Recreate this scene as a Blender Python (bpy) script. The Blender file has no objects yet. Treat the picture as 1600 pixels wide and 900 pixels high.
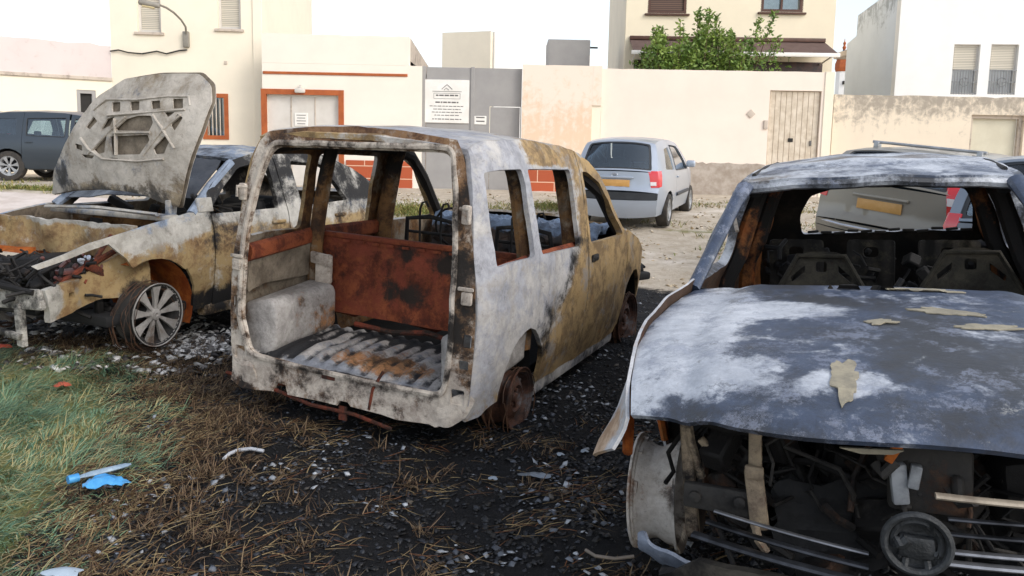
import bpy, bmesh, math, random
import numpy as np
from mathutils import Vector, Matrix, noise
from mathutils.geometry import delaunay_2d_cdt
R = math.radians
S = bpy.context.scene
COL = S.collection
rng = random.Random(7)
nrg = np.random.default_rng(11)

# ------------------------------------------------------------------ camera
FPX, PITCH, ROLL, EYE = 1250.0, R(7.0), R(1.2), 1.65
SHIFT = (450 - 225) - FPX * math.tan(PITCH) * math.cos(ROLL)
cd = bpy.data.cameras.new('camera')
cam = bpy.data.objects.new('camera', cd); COL.objects.link(cam)
cd.sensor_width = 36; cd.lens = 36 * FPX / 1600; cd.shift_y = -SHIFT / 1600
cd.clip_end = 2000
cam.location = (0, 0, EYE)
cam.rotation_euler = (Matrix.Rotation(R(90) - PITCH, 3, 'X') @ Matrix.Rotation(ROLL, 3, 'Z')).to_euler()
S.camera = cam

# ------------------------------------------------------------------ sky, sun, exposure
SUN_EL, SUN_AZ = R(38), R(130)          # azimuth clockwise from +Y: the sun stands behind the camera, to the right
W = bpy.data.worlds.new('World'); S.world = W; W.use_nodes = True
nt = W.node_tree; bg = nt.nodes['Background']
sky = nt.nodes.new('ShaderNodeTexSky'); sky.sky_type = 'NISHITA'; sky.sun_disc = False
sky.sun_elevation = SUN_EL; sky.sun_rotation = SUN_AZ
sky.air_density = 1.0; sky.dust_density = 2.0; sky.ozone_density = 1.0
hs_ = nt.nodes.new('ShaderNodeHueSaturation'); hs_.inputs['Saturation'].default_value = .45
nt.links.new(sky.outputs[0], hs_.inputs['Color']); nt.links.new(hs_.outputs[0], bg.inputs[0]); bg.inputs[1].default_value = 0.15
sl = bpy.data.lights.new('sun', 'SUN'); so = bpy.data.objects.new('sun', sl); COL.objects.link(so)
sl.energy = .4; sl.angle = R(14); sl.color = (1, .93, .82)
sd = Vector((math.sin(SUN_AZ) * math.cos(SUN_EL), math.cos(SUN_AZ) * math.cos(SUN_EL), math.sin(SUN_EL)))
so.rotation_euler = sd.to_track_quat('Z', 'Y').to_euler()
S.view_settings.view_transform = 'Standard'; S.view_settings.look = 'None'
S.view_settings.gamma = 1; S.view_settings.use_curve_mapping = False
S.view_settings.exposure = .85
S.cycles.use_denoising = True
S.cycles.max_bounces = 6; S.cycles.transparent_max_bounces = 12

# ------------------------------------------------------------------ measuring helpers (pixels of the 1600 x 900 photo -> metres)
def ray(px, py):
    uu = px - 800; vv = 450 - py - SHIFT
    u = uu * math.cos(ROLL) - vv * math.sin(ROLL); v = uu * math.sin(ROLL) + vv * math.cos(ROLL)
    return np.array([u / FPX, math.cos(PITCH) + v / FPX * math.sin(PITCH), -math.sin(PITCH) + v / FPX * math.cos(PITCH)])
def at_y(px, py, y):
    d = ray(px, py); return np.array([0, 0, EYE]) + d * (y / d[1])
def at_z(px, py, z=0.0):
    d = ray(px, py); return np.array([0, 0, EYE]) + d * ((z - EYE) / d[2])
def on_plane(px, py, pose, axis, val):
    x, y, z, a = pose[:4]
    o = np.array([0, 0, EYE]) - np.array([x, y, z]); d = ray(px, py)
    M = np.array([[math.cos(a), math.sin(a), 0], [-math.sin(a), math.cos(a), 0], [0, 0, 1]])
    o = M @ o; d = M @ d
    return o + d * ((val - o[axis]) / d[axis])

def terrain(x, y):
    x = np.asarray(x, float); y = np.asarray(y, float)
    def ss(t): t = np.clip(t, 0, 1); return t * t * (3 - 2 * t)
    return .42 * ss((y - 8.5) / 9) + .2 * ss((y - 11) / 5) * ss((-x - 5) / 5)

# ------------------------------------------------------------------ scene bookkeeping
def tag(o, label=None, cat=None, group=None, kind=None):
    if label: o['label'] = label
    if cat: o['category'] = cat
    if group: o['group'] = group
    if kind: o['kind'] = kind
    return o
def thing(name, label, cat, loc=(0, 0, 0), rot=(0, 0, 0), group=None):
    o = bpy.data.objects.new(name, None); COL.objects.link(o)
    o.location = loc; o.rotation_euler = rot; o.empty_display_size = .2
    return tag(o, label, cat, group)
def car_thing(name, label, cat, pose, group=None):
    return thing(name, label, cat, pose[:3], (pose[4], pose[5], pose[3]), group)
def mk(name, verts, faces, mats, parent=None, midx=None, sharp=38, zone=None):
    me = bpy.data.meshes.new(name)
    me.from_pydata([tuple(map(float, v)) for v in verts], [], [tuple(map(int, f)) for f in faces])
    if not isinstance(mats, (list, tuple)): mats = [mats]
    for m in mats: me.materials.append(m)
    if midx is not None: me.polygons.foreach_set('material_index', np.asarray(midx, np.int32))
    me.polygons.foreach_set('use_smooth', np.ones(len(me.polygons), bool))
    me.update()
    if sharp is not None: me.set_sharp_from_angle(angle=R(sharp))
    if zone is not None:
        at = me.attributes.new('zone', 'FLOAT_COLOR', 'POINT')
        z = np.ones((len(verts), 4), np.float32); z[:, :3] = zone
        at.data.foreach_set('color', z.ravel())
    o = bpy.data.objects.new(name, me); COL.objects.link(o)
    if parent is not None: o.parent = parent
    return o

class MB:
    """collects simple shapes into one mesh"""
    def __init__(s): s.bm = bmesh.new(); s.m = 0
    def _mv(s, vs, M):
        bmesh.ops.transform(s.bm, matrix=M, verts=vs)
    def box(s, c, size, rot=(0, 0, 0), bevel=0.0, seg=2, taper=None):
        r = bmesh.ops.create_cube(s.bm, size=1); vs = r['verts']
        for v in vs:
            v.co = Vector((v.co.x * size[0], v.co.y * size[1], v.co.z * size[2]))
            if taper and v.co.z > 0: v.co.x *= taper[0]; v.co.y *= taper[1]
        fs = {f for v in vs for f in v.link_faces}
        if bevel:
            es = {e for v in vs for e in v.link_edges}
            b = bmesh.ops.bevel(s.bm, geom=list(es), offset=bevel, segments=seg, affect='EDGES', profile=.5)
            vs = b['verts']; vs = list({v for f in b['faces'] for v in f.verts} | set(v for v in vs if v.is_valid))
            fs = {f for v in vs for f in v.link_faces}
        import mathutils
        M = Matrix.Translation(Vector(c)) @ mathutils.Euler(rot).to_matrix().to_4x4()
        s._mv(list(vs), M)
        for f in fs: f.material_index = s.m
        return s
    def tube(s, pts, r, seg=8, closed=False, flat=1.0):
        pts = [Vector(p) for p in pts]; n = len(pts)
        rs = r if isinstance(r, (list, tuple)) else [r] * n
        rings = []; up = None
        for i, p in enumerate(pts):
            a = pts[(i - 1) % n] if (closed or i > 0) else p
            b = pts[(i + 1) % n] if (closed or i < n - 1) else p
            t = (b - a); t = t.normalized() if t.length > 1e-9 else Vector((0, 0, 1))
            if up is None: up = Vector((0, 0, 1)) if abs(t.z) < .9 else Vector((1, 0, 0))
            sx = t.cross(up)
            if sx.length < 1e-4: sx = t.orthogonal()
            sx.normalize(); u2 = sx.cross(t).normalized(); up = u2
            rings.append([s.bm.verts.new(p + sx * math.cos(2 * math.pi * k / seg) * rs[i] + u2 * math.sin(2 * math.pi * k / seg) * rs[i] * flat) for k in range(seg)])
        m = n if closed else n - 1
        for i in range(m):
            A, B = rings[i], rings[(i + 1) % n]
            for k in range(seg):
                f = s.bm.faces.new((A[k], A[(k + 1) % seg], B[(k + 1) % seg], B[k])); f.material_index = s.m
        if not closed:
            for ring, fl in ((rings[0], 1), (rings[-1], 0)):
                f = s.bm.faces.new(ring if not fl else ring[::-1]); f.material_index = s.m
        return s
    def lathe(s, prof, c=(0, 0, 0), axis='X', seg=32, cap=False, wob=0.0):
        """prof: (offset along axis, radius)"""
        rings = []
        for (h, r) in prof:
            ring = []
            for k in range(seg):
                a = 2 * math.pi * k / seg; rr = r * (1 + wob * noise.noise(Vector((math.cos(a) * 2, math.sin(a) * 2, h * 6))))
                p = (h, rr * math.cos(a), rr * math.sin(a)) if axis == 'X' else ((rr * math.cos(a), h, rr * math.sin(a)) if axis == 'Y' else (rr * math.cos(a), rr * math.sin(a), h))
                ring.append(s.bm.verts.new(Vector(c) + Vector(p)))
            rings.append(ring)
        for A, B in zip(rings, rings[1:]):
            for k in range(seg):
                f = s.bm.faces.new((A[k], A[(k + 1) % seg], B[(k + 1) % seg], B[k])); f.material_index = s.m
        if cap:
            for q in (rings[0], rings[-1]):
                f = s.bm.faces.new(q); f.material_index = s.m
        return s
    def poly(s, pts, faces):
        vs = [s.bm.verts.new(Vector(p)) for p in pts]
        for f in faces:
            g = s.bm.faces.new([vs[i] for i in f]); g.material_index = s.m
        return s
    def build(s, name, mats, parent=None, sharp=38, zonefn=None, jit=0.0, normals=True):
        if normals: bmesh.ops.recalc_face_normals(s.bm, faces=s.bm.faces)
        if jit:
            for v in s.bm.verts:
                v.co += noise.noise_vector(v.co * 9) * jit
        me = bpy.data.meshes.new(name); s.bm.to_mesh(me); s.bm.free()
        if not isinstance(mats, (list, tuple)): mats = [mats]
        for m in mats: me.materials.append(m)
        me.polygons.foreach_set('use_smooth', np.ones(len(me.polygons), bool))
        me.set_sharp_from_angle(angle=R(sharp))
        if zonefn:
            P = np.array([v.co[:] for v in me.vertices])
            at = me.attributes.new('zone', 'FLOAT_COLOR', 'POINT'); z = np.ones((len(P), 4), np.float32); z[:, :3] = zonefn(P)
            at.data.foreach_set('color', z.ravel())
        o = bpy.data.objects.new(name, me); COL.objects.link(o)
        if parent is not None: o.parent = parent
        return o

# ------------------------------------------------------------------ sheet maker
def inside(P, poly):
    x, y = P[:, 0], P[:, 1]; poly = np.asarray(poly); n = len(poly); r = np.zeros(len(P), bool)
    j = n - 1
    for i in range(n):
        xi, yi = poly[i]; xj, yj = poly[j]
        c = ((yi > y) != (yj > y)) & (x < (xj - xi) * (y - yi) / (yj - yi + 1e-12) + xi)
        r ^= c; j = i
    return r
def resample(poly, step):
    out = []
    n = len(poly)
    for i in range(n):
        a = np.array(poly[i], float); b = np.array(poly[(i + 1) % n], float)
        k = max(1, int(math.ceil(np.linalg.norm(b - a) / step)))
        for t in range(k): out.append(a + (b - a) * t / k)
    return np.array(out)
def rounded(poly, r, n=5):
    out = []; m = len(poly)
    for i in range(m):
        p = np.array(poly[i], float); a = np.array(poly[i - 1], float); b = np.array(poly[(i + 1) % m], float)
        ri = r[i] if isinstance(r, (list, tuple)) else r
        da, db = a - p, b - p; la, lb = np.linalg.norm(da), np.linalg.norm(db)
        q = min(ri, la * .45, lb * .45)
        if q < 1e-4: out.append(tuple(p)); continue
        A, B = p + da / la * q, p + db / lb * q
        for t in np.linspace(0, 1, n): out.append(tuple((1 - t) ** 2 * A + 2 * t * (1 - t) * p + t * t * B))
    return out
def rect(x0, x1, y0, y1, r=0.0, n=4):
    p = [(x0, y0), (x1, y0), (x1, y1), (x0, y1)]
    return rounded(p, r, n) if r else p
def ragged(poly, amp, step=.05, seed=0):
    P = resample(poly, step); out = []
    for i, p in enumerate(P):
        v = noise.noise_vector(Vector((p[0] * 14 + seed, p[1] * 14, seed * 3.1)))
        out.append((p[0] + v.x * amp, p[1] + v.y * amp))
    return out
def cdt(outline, holes=(), step=.08, seed=1):
    O = resample(outline, step); H = [resample(h, step) for h in holes]
    mn, mx = O.min(0), O.max(0)
    gx = np.arange(mn[0] + step * .5, mx[0], step); gy = np.arange(mn[1] + step * .5, mx[1], step)
    G = np.array([(a + (step * .5 if j % 2 else 0), b) for j, b in enumerate(gy) for a in gx]) if len(gx) and len(gy) else np.zeros((0, 2))
    if len(G):
        rg = np.random.default_rng(seed); G = G + rg.uniform(-.15, .15, G.shape) * step
        k = inside(G, O)
        for h in H: k &= ~inside(G, h)
        G = G[k]
        B = np.vstack([O] + H)
        if len(G):
            d = np.min(((G[:, None, :] - B[None]) ** 2).sum(2), 1); G = G[d > (step * .45) ** 2]
    pts = [Vector(p) for p in O]; ed = [(i, (i + 1) % len(O)) for i in range(len(O))]
    for h in H:
        b = len(pts); pts += [Vector(p) for p in h]; ed += [(b + i, b + (i + 1) % len(h)) for i in range(len(h))]
    pts += [Vector(p) for p in G]
    v, e, f, *_ = delaunay_2d_cdt(pts, ed, [], 0, 1e-6)
    V = np.array([p[:] for p in v]); T = np.array([t for t in f if len(t) == 3])
    Cc = V[T].mean(1); k = inside(Cc, O)
    for h in H: k &= ~inside(Cc, h)
    return V, T[k]
def vnoise(P, sc, seed=0, octv=3):
    return np.array([noise.fractal(Vector((p[0] * sc + seed, p[1] * sc - seed, p[2] * sc + 2 * seed)), .8, 2.1, octv) for p in P])
def panel(name, outline, holes, fn, mat, parent=None, step=.08, thick=.02, mat_in=None, ref=(0, 0, 0), warp=0.0, wsc=4.0, zone=None, seed=1, sharp=38, out_dir=None):
    V, T = cdt(outline, holes, step, seed)
    P = np.asarray(fn(V[:, 0], V[:, 1]), float)
    n = np.cross(P[T[:, 1]] - P[T[:, 0]], P[T[:, 2]] - P[T[:, 0]])
    c = P[T].mean(1)
    d = (n * np.array(out_dir)).sum() if out_dir is not None else (n * (c - np.array(ref))).sum()
    if d < 0: T = T[:, ::-1]; n = -n
    N = np.zeros_like(P)
    for k in range(3): np.add.at(N, T[:, k], n)
    N /= np.linalg.norm(N, axis=1)[:, None] + 1e-12
    if warp: P = P + N * (vnoise(P, wsc, seed) * warp)[:, None]
    nv = len(P); Q = P - N * thick
    from collections import Counter
    cnt = Counter()
    for t in T:
        for a, b in ((t[0], t[1]), (t[1], t[2]), (t[2], t[0])): cnt[(min(a, b), max(a, b))] += 1
    faces = [tuple(t) for t in T] + [(t[2] + nv, t[1] + nv, t[0] + nv) for t in T]
    mi = [0] * len(T) + [1 if mat_in else 0] * len(T)
    for t in T:
        for a, b in ((t[0], t[1]), (t[1], t[2]), (t[2], t[0])):
            if cnt[(min(a, b), max(a, b))] == 1:
                faces.append((b, a, a + nv, b + nv)); mi.append(0)
    A = np.vstack([P, Q]); z = zone(A) if zone else None
    return mk(name, A, faces, [mat, mat_in] if mat_in else [mat], parent, mi, sharp, z)
# ------------------------------------------------------------------ materials
def new_mat(name):
    m = bpy.data.materials.new(name); m.use_nodes = True
    n = m.node_tree.nodes; b = n['Principled BSDF']
    return m, n, m.node_tree.links, b
def rgb(c): return (c[0], c[1], c[2], 1)
def hx(s):
    v = [int(s[i:i + 2], 16) / 255 for i in (0, 2, 4)]
    return tuple(((q + .055) / 1.055) ** 2.4 if q > .04045 else q / 12.92 for q in v)
def math_n(n, l, op, a, b=None, clamp=False):
    q = n.new('ShaderNodeMath'); q.operation = op; q.use_clamp = clamp
    for i, v in enumerate((a, b)):
        if v is None: continue
        if isinstance(v, (int, float)): q.inputs[i].default_value = v
        else: l.new(v, q.inputs[i])
    return q.outputs[0]
def noise_n(n, l, sc, det=5, rough=.6, co=None, dist=0.0):
    q = n.new('ShaderNodeTexNoise'); q.inputs['Scale'].default_value = sc; q.inputs['Detail'].default_value = det
    q.inputs['Roughness'].default_value = rough; q.inputs['Distortion'].default_value = dist
    if co is not None: l.new(co, q.inputs['Vector'])
    return q.outputs[0]
def sstep(n, l, v, a, b):
    q = n.new('ShaderNodeMapRange'); q.interpolation_type = 'SMOOTHSTEP'
    q.inputs[1].default_value = a; q.inputs[2].default_value = b; l.new(v, q.inputs[0]); return q.outputs[0]
def mix_n(n, l, f, a, b):
    q = n.new('ShaderNodeMix'); q.data_type = 'RGBA'
    if isinstance(f, (int, float)): q.inputs[0].default_value = f
    else: l.new(f, q.inputs[0])
    for i, v in ((6, a), (7, b)):
        if isinstance(v, tuple): q.inputs[i].default_value = rgb(v)
        else: l.new(v, q.inputs[i])
    return q.outputs[2]
def bump_n(n, l, h, b, strength=.3, dist=.01):
    q = n.new('ShaderNodeBump'); q.inputs['Strength'].default_value = strength; q.inputs['Distance'].default_value = dist
    l.new(h, q.inputs['Height']); l.new(q.outputs[0], b.inputs['Normal'])
def coords(n, kind='Object'):
    return n.new('ShaderNodeTexCoord').outputs[kind]
def plain(name, c, rough=.6, metal=0.0, c2=None, sc=8, bump=0.0, bsc=40, spec=.5, coat=0.0):
    m, n, l, b = new_mat(name); co = coords(n)
    if c2 is None: c2 = tuple(v * .8 for v in c)
    f = sstep(n, l, noise_n(n, l, sc, 6, .65, co), .3, .7)
    l.new(mix_n(n, l, f, c, c2), b.inputs['Base Color'])
    b.inputs['Roughness'].default_value = rough; b.inputs['Metallic'].default_value = metal
    b.inputs['Specular IOR Level'].default_value = spec; b.inputs['Coat Weight'].default_value = coat
    b.inputs['Coat Roughness'].default_value = .05
    if bump: bump_n(n, l, noise_n(n, l, bsc, 5, .7, co), b, bump)
    return m
def mp_off(n, l, co, k):
    q = n.new('ShaderNodeMapping'); q.inputs['Location'].default_value = (k, k * .7, -k); l.new(co, q.inputs[0]); return q.outputs[0]
def burnt(name, pale1, pale2, rust1, rust2, soot=(.012, .011, .011), rough=.75, sc=1.0, bump=.5, spec=.3, blue=None, metal=0.0, crisp=False):
    """burnt sheet steel: the 'zone' attribute carries how rusted / sooted / blued each place is, broken up by noise"""
    m, n, l, b = new_mat(name); co = coords(n)
    at = n.new('ShaderNodeAttribute'); at.attribute_name = 'zone'
    sp = n.new('ShaderNodeSeparateColor'); l.new(at.outputs['Color'], sp.inputs[0])
    big = noise_n(n, l, 2.6 * sc, 14, .76, co, .25); mid = noise_n(n, l, 9 * sc, 10, .76, co, .3); fin = noise_n(n, l, 45 * sc, 6, .7, co)
    v3 = noise_n(n, l, 5.3 * sc, 12, .76, co, .2)
    pale = mix_n(n, l, sstep(n, l, big, .38, .62), pale1, pale2)
    pale = mix_n(n, l, math_n(n, l, 'MULTIPLY', sstep(n, l, mid, .42, .68), .5), pale, tuple(v * .72 for v in pale2))
    pale = mix_n(n, l, math_n(n, l, 'MULTIPLY', sstep(n, l, fin, .54, .76), .4), pale, tuple(v * .5 for v in pale2))
    rust = mix_n(n, l, sstep(n, l, v3, .42, .60), rust1, rust2)
    rb_ = noise_n(n, l, 3.7 * sc, 12, .74, mp_off(n, l, co, 5.0)); rc_ = noise_n(n, l, 1.9 * sc, 12, .72, mp_off(n, l, co, 11.0))
    rust = mix_n(n, l, math_n(n, l, 'MULTIPLY', sstep(n, l, rb_, .53, .62), .7), rust, tuple(v * .85 for v in pale2))
    rust = mix_n(n, l, math_n(n, l, 'MULTIPLY', sstep(n, l, rc_, .54, .63), .65), rust, tuple(v * .42 for v in rust2))
    rust = mix_n(n, l, math_n(n, l, 'MULTIPLY', sstep(n, l, mid, .58, .68), .45), rust, (rust1[0] * 1.1, rust1[1] * .72, rust1[2] * .5))
    def amt(o, nz, k, w=.13):
        t = math_n(n, l, 'MULTIPLY', math_n(n, l, 'SUBTRACT', nz, .5), k)
        return sstep(n, l, math_n(n, l, 'ADD', o, t), .5 - w, .5 + w)
    col = mix_n(n, l, amt(sp.outputs[0], big, 2.2), pale, rust)
    if blue: col = mix_n(n, l, amt(sp.outputs[2], v3, 1.8, .14), col, mix_n(n, l, sstep(n, l, mid, .35, .65), blue, tuple(v * .6 for v in blue)))
    col = mix_n(n, l, amt(sp.outputs[1], math_n(n, l, 'ADD', math_n(n, l, 'MULTIPLY', big, .5), math_n(n, l, 'MULTIPLY', v3, .5)), 2.6, .20), col, soot)
    if crisp:
        # blistered paint: hard edged flakes of a lighter and a darker skin, and fine pitting
        v = n.new('ShaderNodeTexVoronoi'); v.inputs['Scale'].default_value = 26; v.inputs['Randomness'].default_value = 1
        dn = n.new('ShaderNodeVectorMath'); dn.operation = 'MULTIPLY_ADD'; cn = n.new('ShaderNodeTexNoise'); cn.inputs['Scale'].default_value = 7; cn.inputs['Detail'].default_value = 8; cn.inputs['Roughness'].default_value = .75
        l.new(co, cn.inputs['Vector']); l.new(cn.outputs['Color'], dn.inputs[0]); dn.inputs[1].default_value = (.35, .35, .35); l.new(co, dn.inputs[2]); l.new(dn.outputs[0], v.inputs['Vector'])
        k1 = noise_n(n, l, 6.5, 12, .8, dn.outputs[0]); k2 = noise_n(n, l, 3.1, 12, .78, dn.outputs[0]); k3 = noise_n(n, l, 70, 5, .8, co)
        col = mix_n(n, l, math_n(n, l, 'MULTIPLY', sstep(n, l, k1, .545, .565), .55), col, hx('8b93a6'))
        col = mix_n(n, l, math_n(n, l, 'MULTIPLY', sstep(n, l, k2, .575, .59), .6), col, hx('3d4552'))
        col = mix_n(n, l, math_n(n, l, 'MULTIPLY', sstep(n, l, k2, .625, .635), .8), col, hx('b4b3ae'))
        col = mix_n(n, l, math_n(n, l, 'MULTIPLY', sstep(n, l, k1, .66, .67), .9), col, hx('c9cacb'))
        col = mix_n(n, l, math_n(n, l, 'MULTIPLY', sstep(n, l, k3, .62, .7), .5), col, hx('23262c'))
        mid = math_n(n, l, 'ADD', mid, math_n(n, l, 'MULTIPLY', sstep(n, l, k1, .54, .57), .25))
    # drips and scratches
    wv = noise_n(n, l, 24 * sc, 5, .75, co, .5)
    col = mix_n(n, l, math_n(n, l, 'MULTIPLY', sstep(n, l, wv, .58, .72), .45), col, tuple(v * .3 for v in rust2))
    l.new(col, b.inputs['Base Color'])
    b.inputs['Roughness'].default_value = rough; b.inputs['Specular IOR Level'].default_value = spec; b.inputs['Metallic'].default_value = metal
    h = math_n(n, l, 'ADD', math_n(n, l, 'MULTIPLY', mid, .8), math_n(n, l, 'MULTIPLY', fin, .35))
    bump_n(n, l, h, b, bump, .012)
    return m
def zc(r=0.0, g=0.0, b=0.0):
    return lambda P: np.tile(np.array([r, g, b], np.float32), (len(P), 1))
def paint(name, c, metal=.6, rough=.35):
    m, n, l, b = new_mat(name); co = coords(n)
    f = sstep(n, l, noise_n(n, l, 1.7, 6, .6, co), .35, .75)
    l.new(mix_n(n, l, math_n(n, l, 'MULTIPLY', f, .35), c, tuple(v * .75 + .02 for v in c)), b.inputs['Base Color'])
    b.inputs['Metallic'].default_value = metal; b.inputs['Roughness'].default_value = rough
    b.inputs['Coat Weight'].default_value = .5; b.inputs['Coat Roughness'].default_value = .12
    return m
def glass(name, tint=(.5, .6, .62), mixf=.55):
    m, n, l, b = new_mat(name)
    t = n.new('ShaderNodeBsdfTransparent'); t.inputs[0].default_value = rgb(tint)
    g = n.new('ShaderNodeBsdfGlossy'); g.inputs['Roughness'].default_value = .03; g.inputs[0].default_value = (.9, .95, 1, 1)
    fr = n.new('ShaderNodeFresnel'); fr.inputs[0].default_value = 1.5
    mx = n.new('ShaderNodeMixShader')
    l.new(sstep(n, l, fr.outputs[0], -.12, mixf), mx.inputs[0]); l.new(t.outputs[0], mx.inputs[1]); l.new(g.outputs[0], mx.inputs[2])
    l.new(mx.outputs[0], n['Material Output'].inputs[0]); return m
def wall_mat(name, c, stain, amt=.3, top=None, lo=None, sc=1.0, drip=.0):
    """rendered wall: patchy limewash; stain colour in blotches, more of it near the top edge (top z) or foot (lo z)"""
    m, n, l, b = new_mat(name); co = coords(n)
    n1 = noise_n(n, l, .9 * sc, 8, .65, co); n2 = noise_n(n, l, 5 * sc, 8, .7, co, .5); n3 = noise_n(n, l, 60, 4, .6, co)
    mp = n.new('ShaderNodeMapping'); mp.inputs['Scale'].default_value = (6, 6, .5); l.new(co, mp.inputs[0])
    ns = noise_n(n, l, 1.0, 6, .7, mp.outputs[0])
    col = mix_n(n, l, sstep(n, l, n1, .3, .75), c, tuple(v * .93 for v in c))
    base = math_n(n, l, 'ADD', math_n(n, l, 'MULTIPLY', n2, .6), math_n(n, l, 'MULTIPLY', n1, .4))
    sx = n.new('ShaderNodeSeparateXYZ'); l.new(co, sx.inputs[0])
    f = math_n(n, l, 'ADD', base, amt - .3)
    if top: f = math_n(n, l, 'ADD', f, math_n(n, l, 'MULTIPLY', sstep(n, l, sx.outputs[2], top[0], top[1]), top[2]))
    if lo: f = math_n(n, l, 'ADD', f, math_n(n, l, 'MULTIPLY', sstep(n, l, sx.outputs[2], lo[1], lo[0]), lo[2]))
    if drip: f = math_n(n, l, 'ADD', f, math_n(n, l, 'MULTIPLY', math_n(n, l, 'SUBTRACT', ns, .5), drip))
    col = mix_n(n, l, math_n(n, l, 'MULTIPLY', sstep(n, l, f, .52, .72), .9), col, stain)
    l.new(col, b.inputs['Base Color']); b.inputs['Roughness'].default_value = .9; b.inputs['Specular IOR Level'].default_value = .15
    bump_n(n, l, math_n(n, l, 'ADD', n3, n2), b, .25, .01)
    return m
def tile_mat(name, c, mortar, sc=(1, 1), off=.5):
    m, n, l, b = new_mat(name); co = coords(n)
    sx = n.new('ShaderNodeSeparateXYZ'); l.new(co, sx.inputs[0]); cx = n.new('ShaderNodeCombineXYZ')
    l.new(sx.outputs[0], cx.inputs[0]); l.new(sx.outputs[2], cx.inputs[1])
    t = n.new('ShaderNodeTexBrick'); l.new(cx.outputs[0], t.inputs[0]); t.inputs['Scale'].default_value = 1
    t.inputs['Brick Width'].default_value = sc[0]; t.inputs['Row Height'].default_value = sc[1]; t.inputs['Mortar Size'].default_value = .012
    t.inputs['Color1'].default_value = rgb(c); t.inputs['Color2'].default_value = rgb(tuple(v * .8 for v in c)); t.inputs['Mortar'].default_value = rgb(mortar)
    l.new(t.outputs[0], b.inputs['Base Color']); b.inputs['Roughness'].default_value = .6; return m
M = {}
M['dark'] = plain('dark_soot', (.012, .012, .013), .8, bump=.4)
M['black_rubber'] = plain('black_rubber', (.02, .02, .02), .75)
M['glass'] = glass('window_glass', (.72, .80, .83), .75)
M['glass_dark'] = glass('dark_window_glass', (.25, .3, .33), .45)
M['char'] = burnt('charred_parts', (.05, .045, .04), (.03, .03, .03), (.10, .05, .028), (.05, .03, .02), rough=.7)
# ------------------------------------------------------------------ ground
def grow(c0, c1, step, far):
    a = list(np.arange(c0, c1, step)); s = step
    while a[-1] < far: s *= 1.12; a.append(a[-1] + s)
    s = step
    while a[0] > -far: s *= 1.12; a.insert(0, a[0] - s)
    return np.array(a)
GRASS_POLY = [(-9, 6.3), (-4.6, 6.25), (-3.6, 5.95), (-2.9, 5.75), (-2.35, 5.2), (-1.98, 4.6), (-1.85, 4.0), (-1.75, 3.4), (-1.62, 2.9), (-1.5, 2.2), (-1.4, 1.2), (-9, 1.2)]
def pdist(P, poly):
    """signed distance to a polygon, positive inside"""
    B = np.array(poly, float); d = np.full(len(P), 1e9)
    for i in range(len(B)):
        a, b = B[i], B[(i + 1) % len(B)]; ab = b - a
        t = np.clip(((P - a) @ ab) / (ab @ ab), 0, 1); q = a + t[:, None] * ab
        d = np.minimum(d, np.hypot(*(P - q).T))
    return np.where(inside(P, B), d, -d)
BURN_POLY = [(-16, 5.8), (-16, 9.3), (-8, 10.2), (-5, 10.6), (-1.5, 11.0), (.6, 10.3), (1.7, 9.1), (2.6, 8.9), (4.2, 9.2), (9, 8), (16, 6), (16, -3), (-1.7, -3), (-1.8, 2.2), (-2.05, 3.4), (-2.3, 4.6), (-2.85, 5.3), (-3.8, 5.9), (-4.7, 6.1)]
def ground_h(x, y):
    base = terrain(x, y)
    return base
xs = grow(-7, 7, .06, 400); ys = grow(1.6, 11, .06, 400)
X, Y = np.meshgrid(xs, ys); nx, ny = X.shape[1], X.shape[0]
x, y = X.ravel(), Y.ravel()
near = (np.abs(x) < 14) & (y > -2) & (y < 24)
z = terrain(x, y)
bn = np.zeros(len(x)); bf = np.zeros(len(x))
idx = np.where(near)[0]
for i in idx:
    v = Vector((x[i] * 1.1, y[i] * 1.1, 0)); bn[i] = noise.fractal(v, .9, 2.1, 4)
    bf[i] = noise.fractal(Vector((x[i] * 7, y[i] * 7, 3)), .7, 2.2, 3)
P2 = np.stack([x, y], 1)
burn = np.clip(.5 + pdist(P2, BURN_POLY) / .9, 0, 1); grs = np.clip(.5 + pdist(P2, GRASS_POLY) / .5, 0, 1)
fade = np.clip((24 - y) / 6, 0, 1) * np.clip((y + 2) / 2, 0, 1) * np.clip((14 - np.abs(x)) / 3, 0, 1)
z = z + (bn * .022 + bf * .011 * (.35 + burn)) * fade * near
patch = np.zeros(len(x))
for (cx, cy, rx, ry) in ((-1.6, 15.2, 1.9, 1.1), (1.2, 16.2, 1.3, .8), (-9.3, 15.9, 2.4, .35), (3.2, 13.6, 1.2, .3)):
    patch = np.maximum(patch, np.clip(1.1 - np.hypot((x - cx) / rx, (y - cy) / ry), 0, 1))
dry = np.zeros(len(x)); dry[idx] = .5 + .5 * bn[idx]
zone = np.stack([burn, np.maximum(grs, patch), dry], 1)
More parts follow.
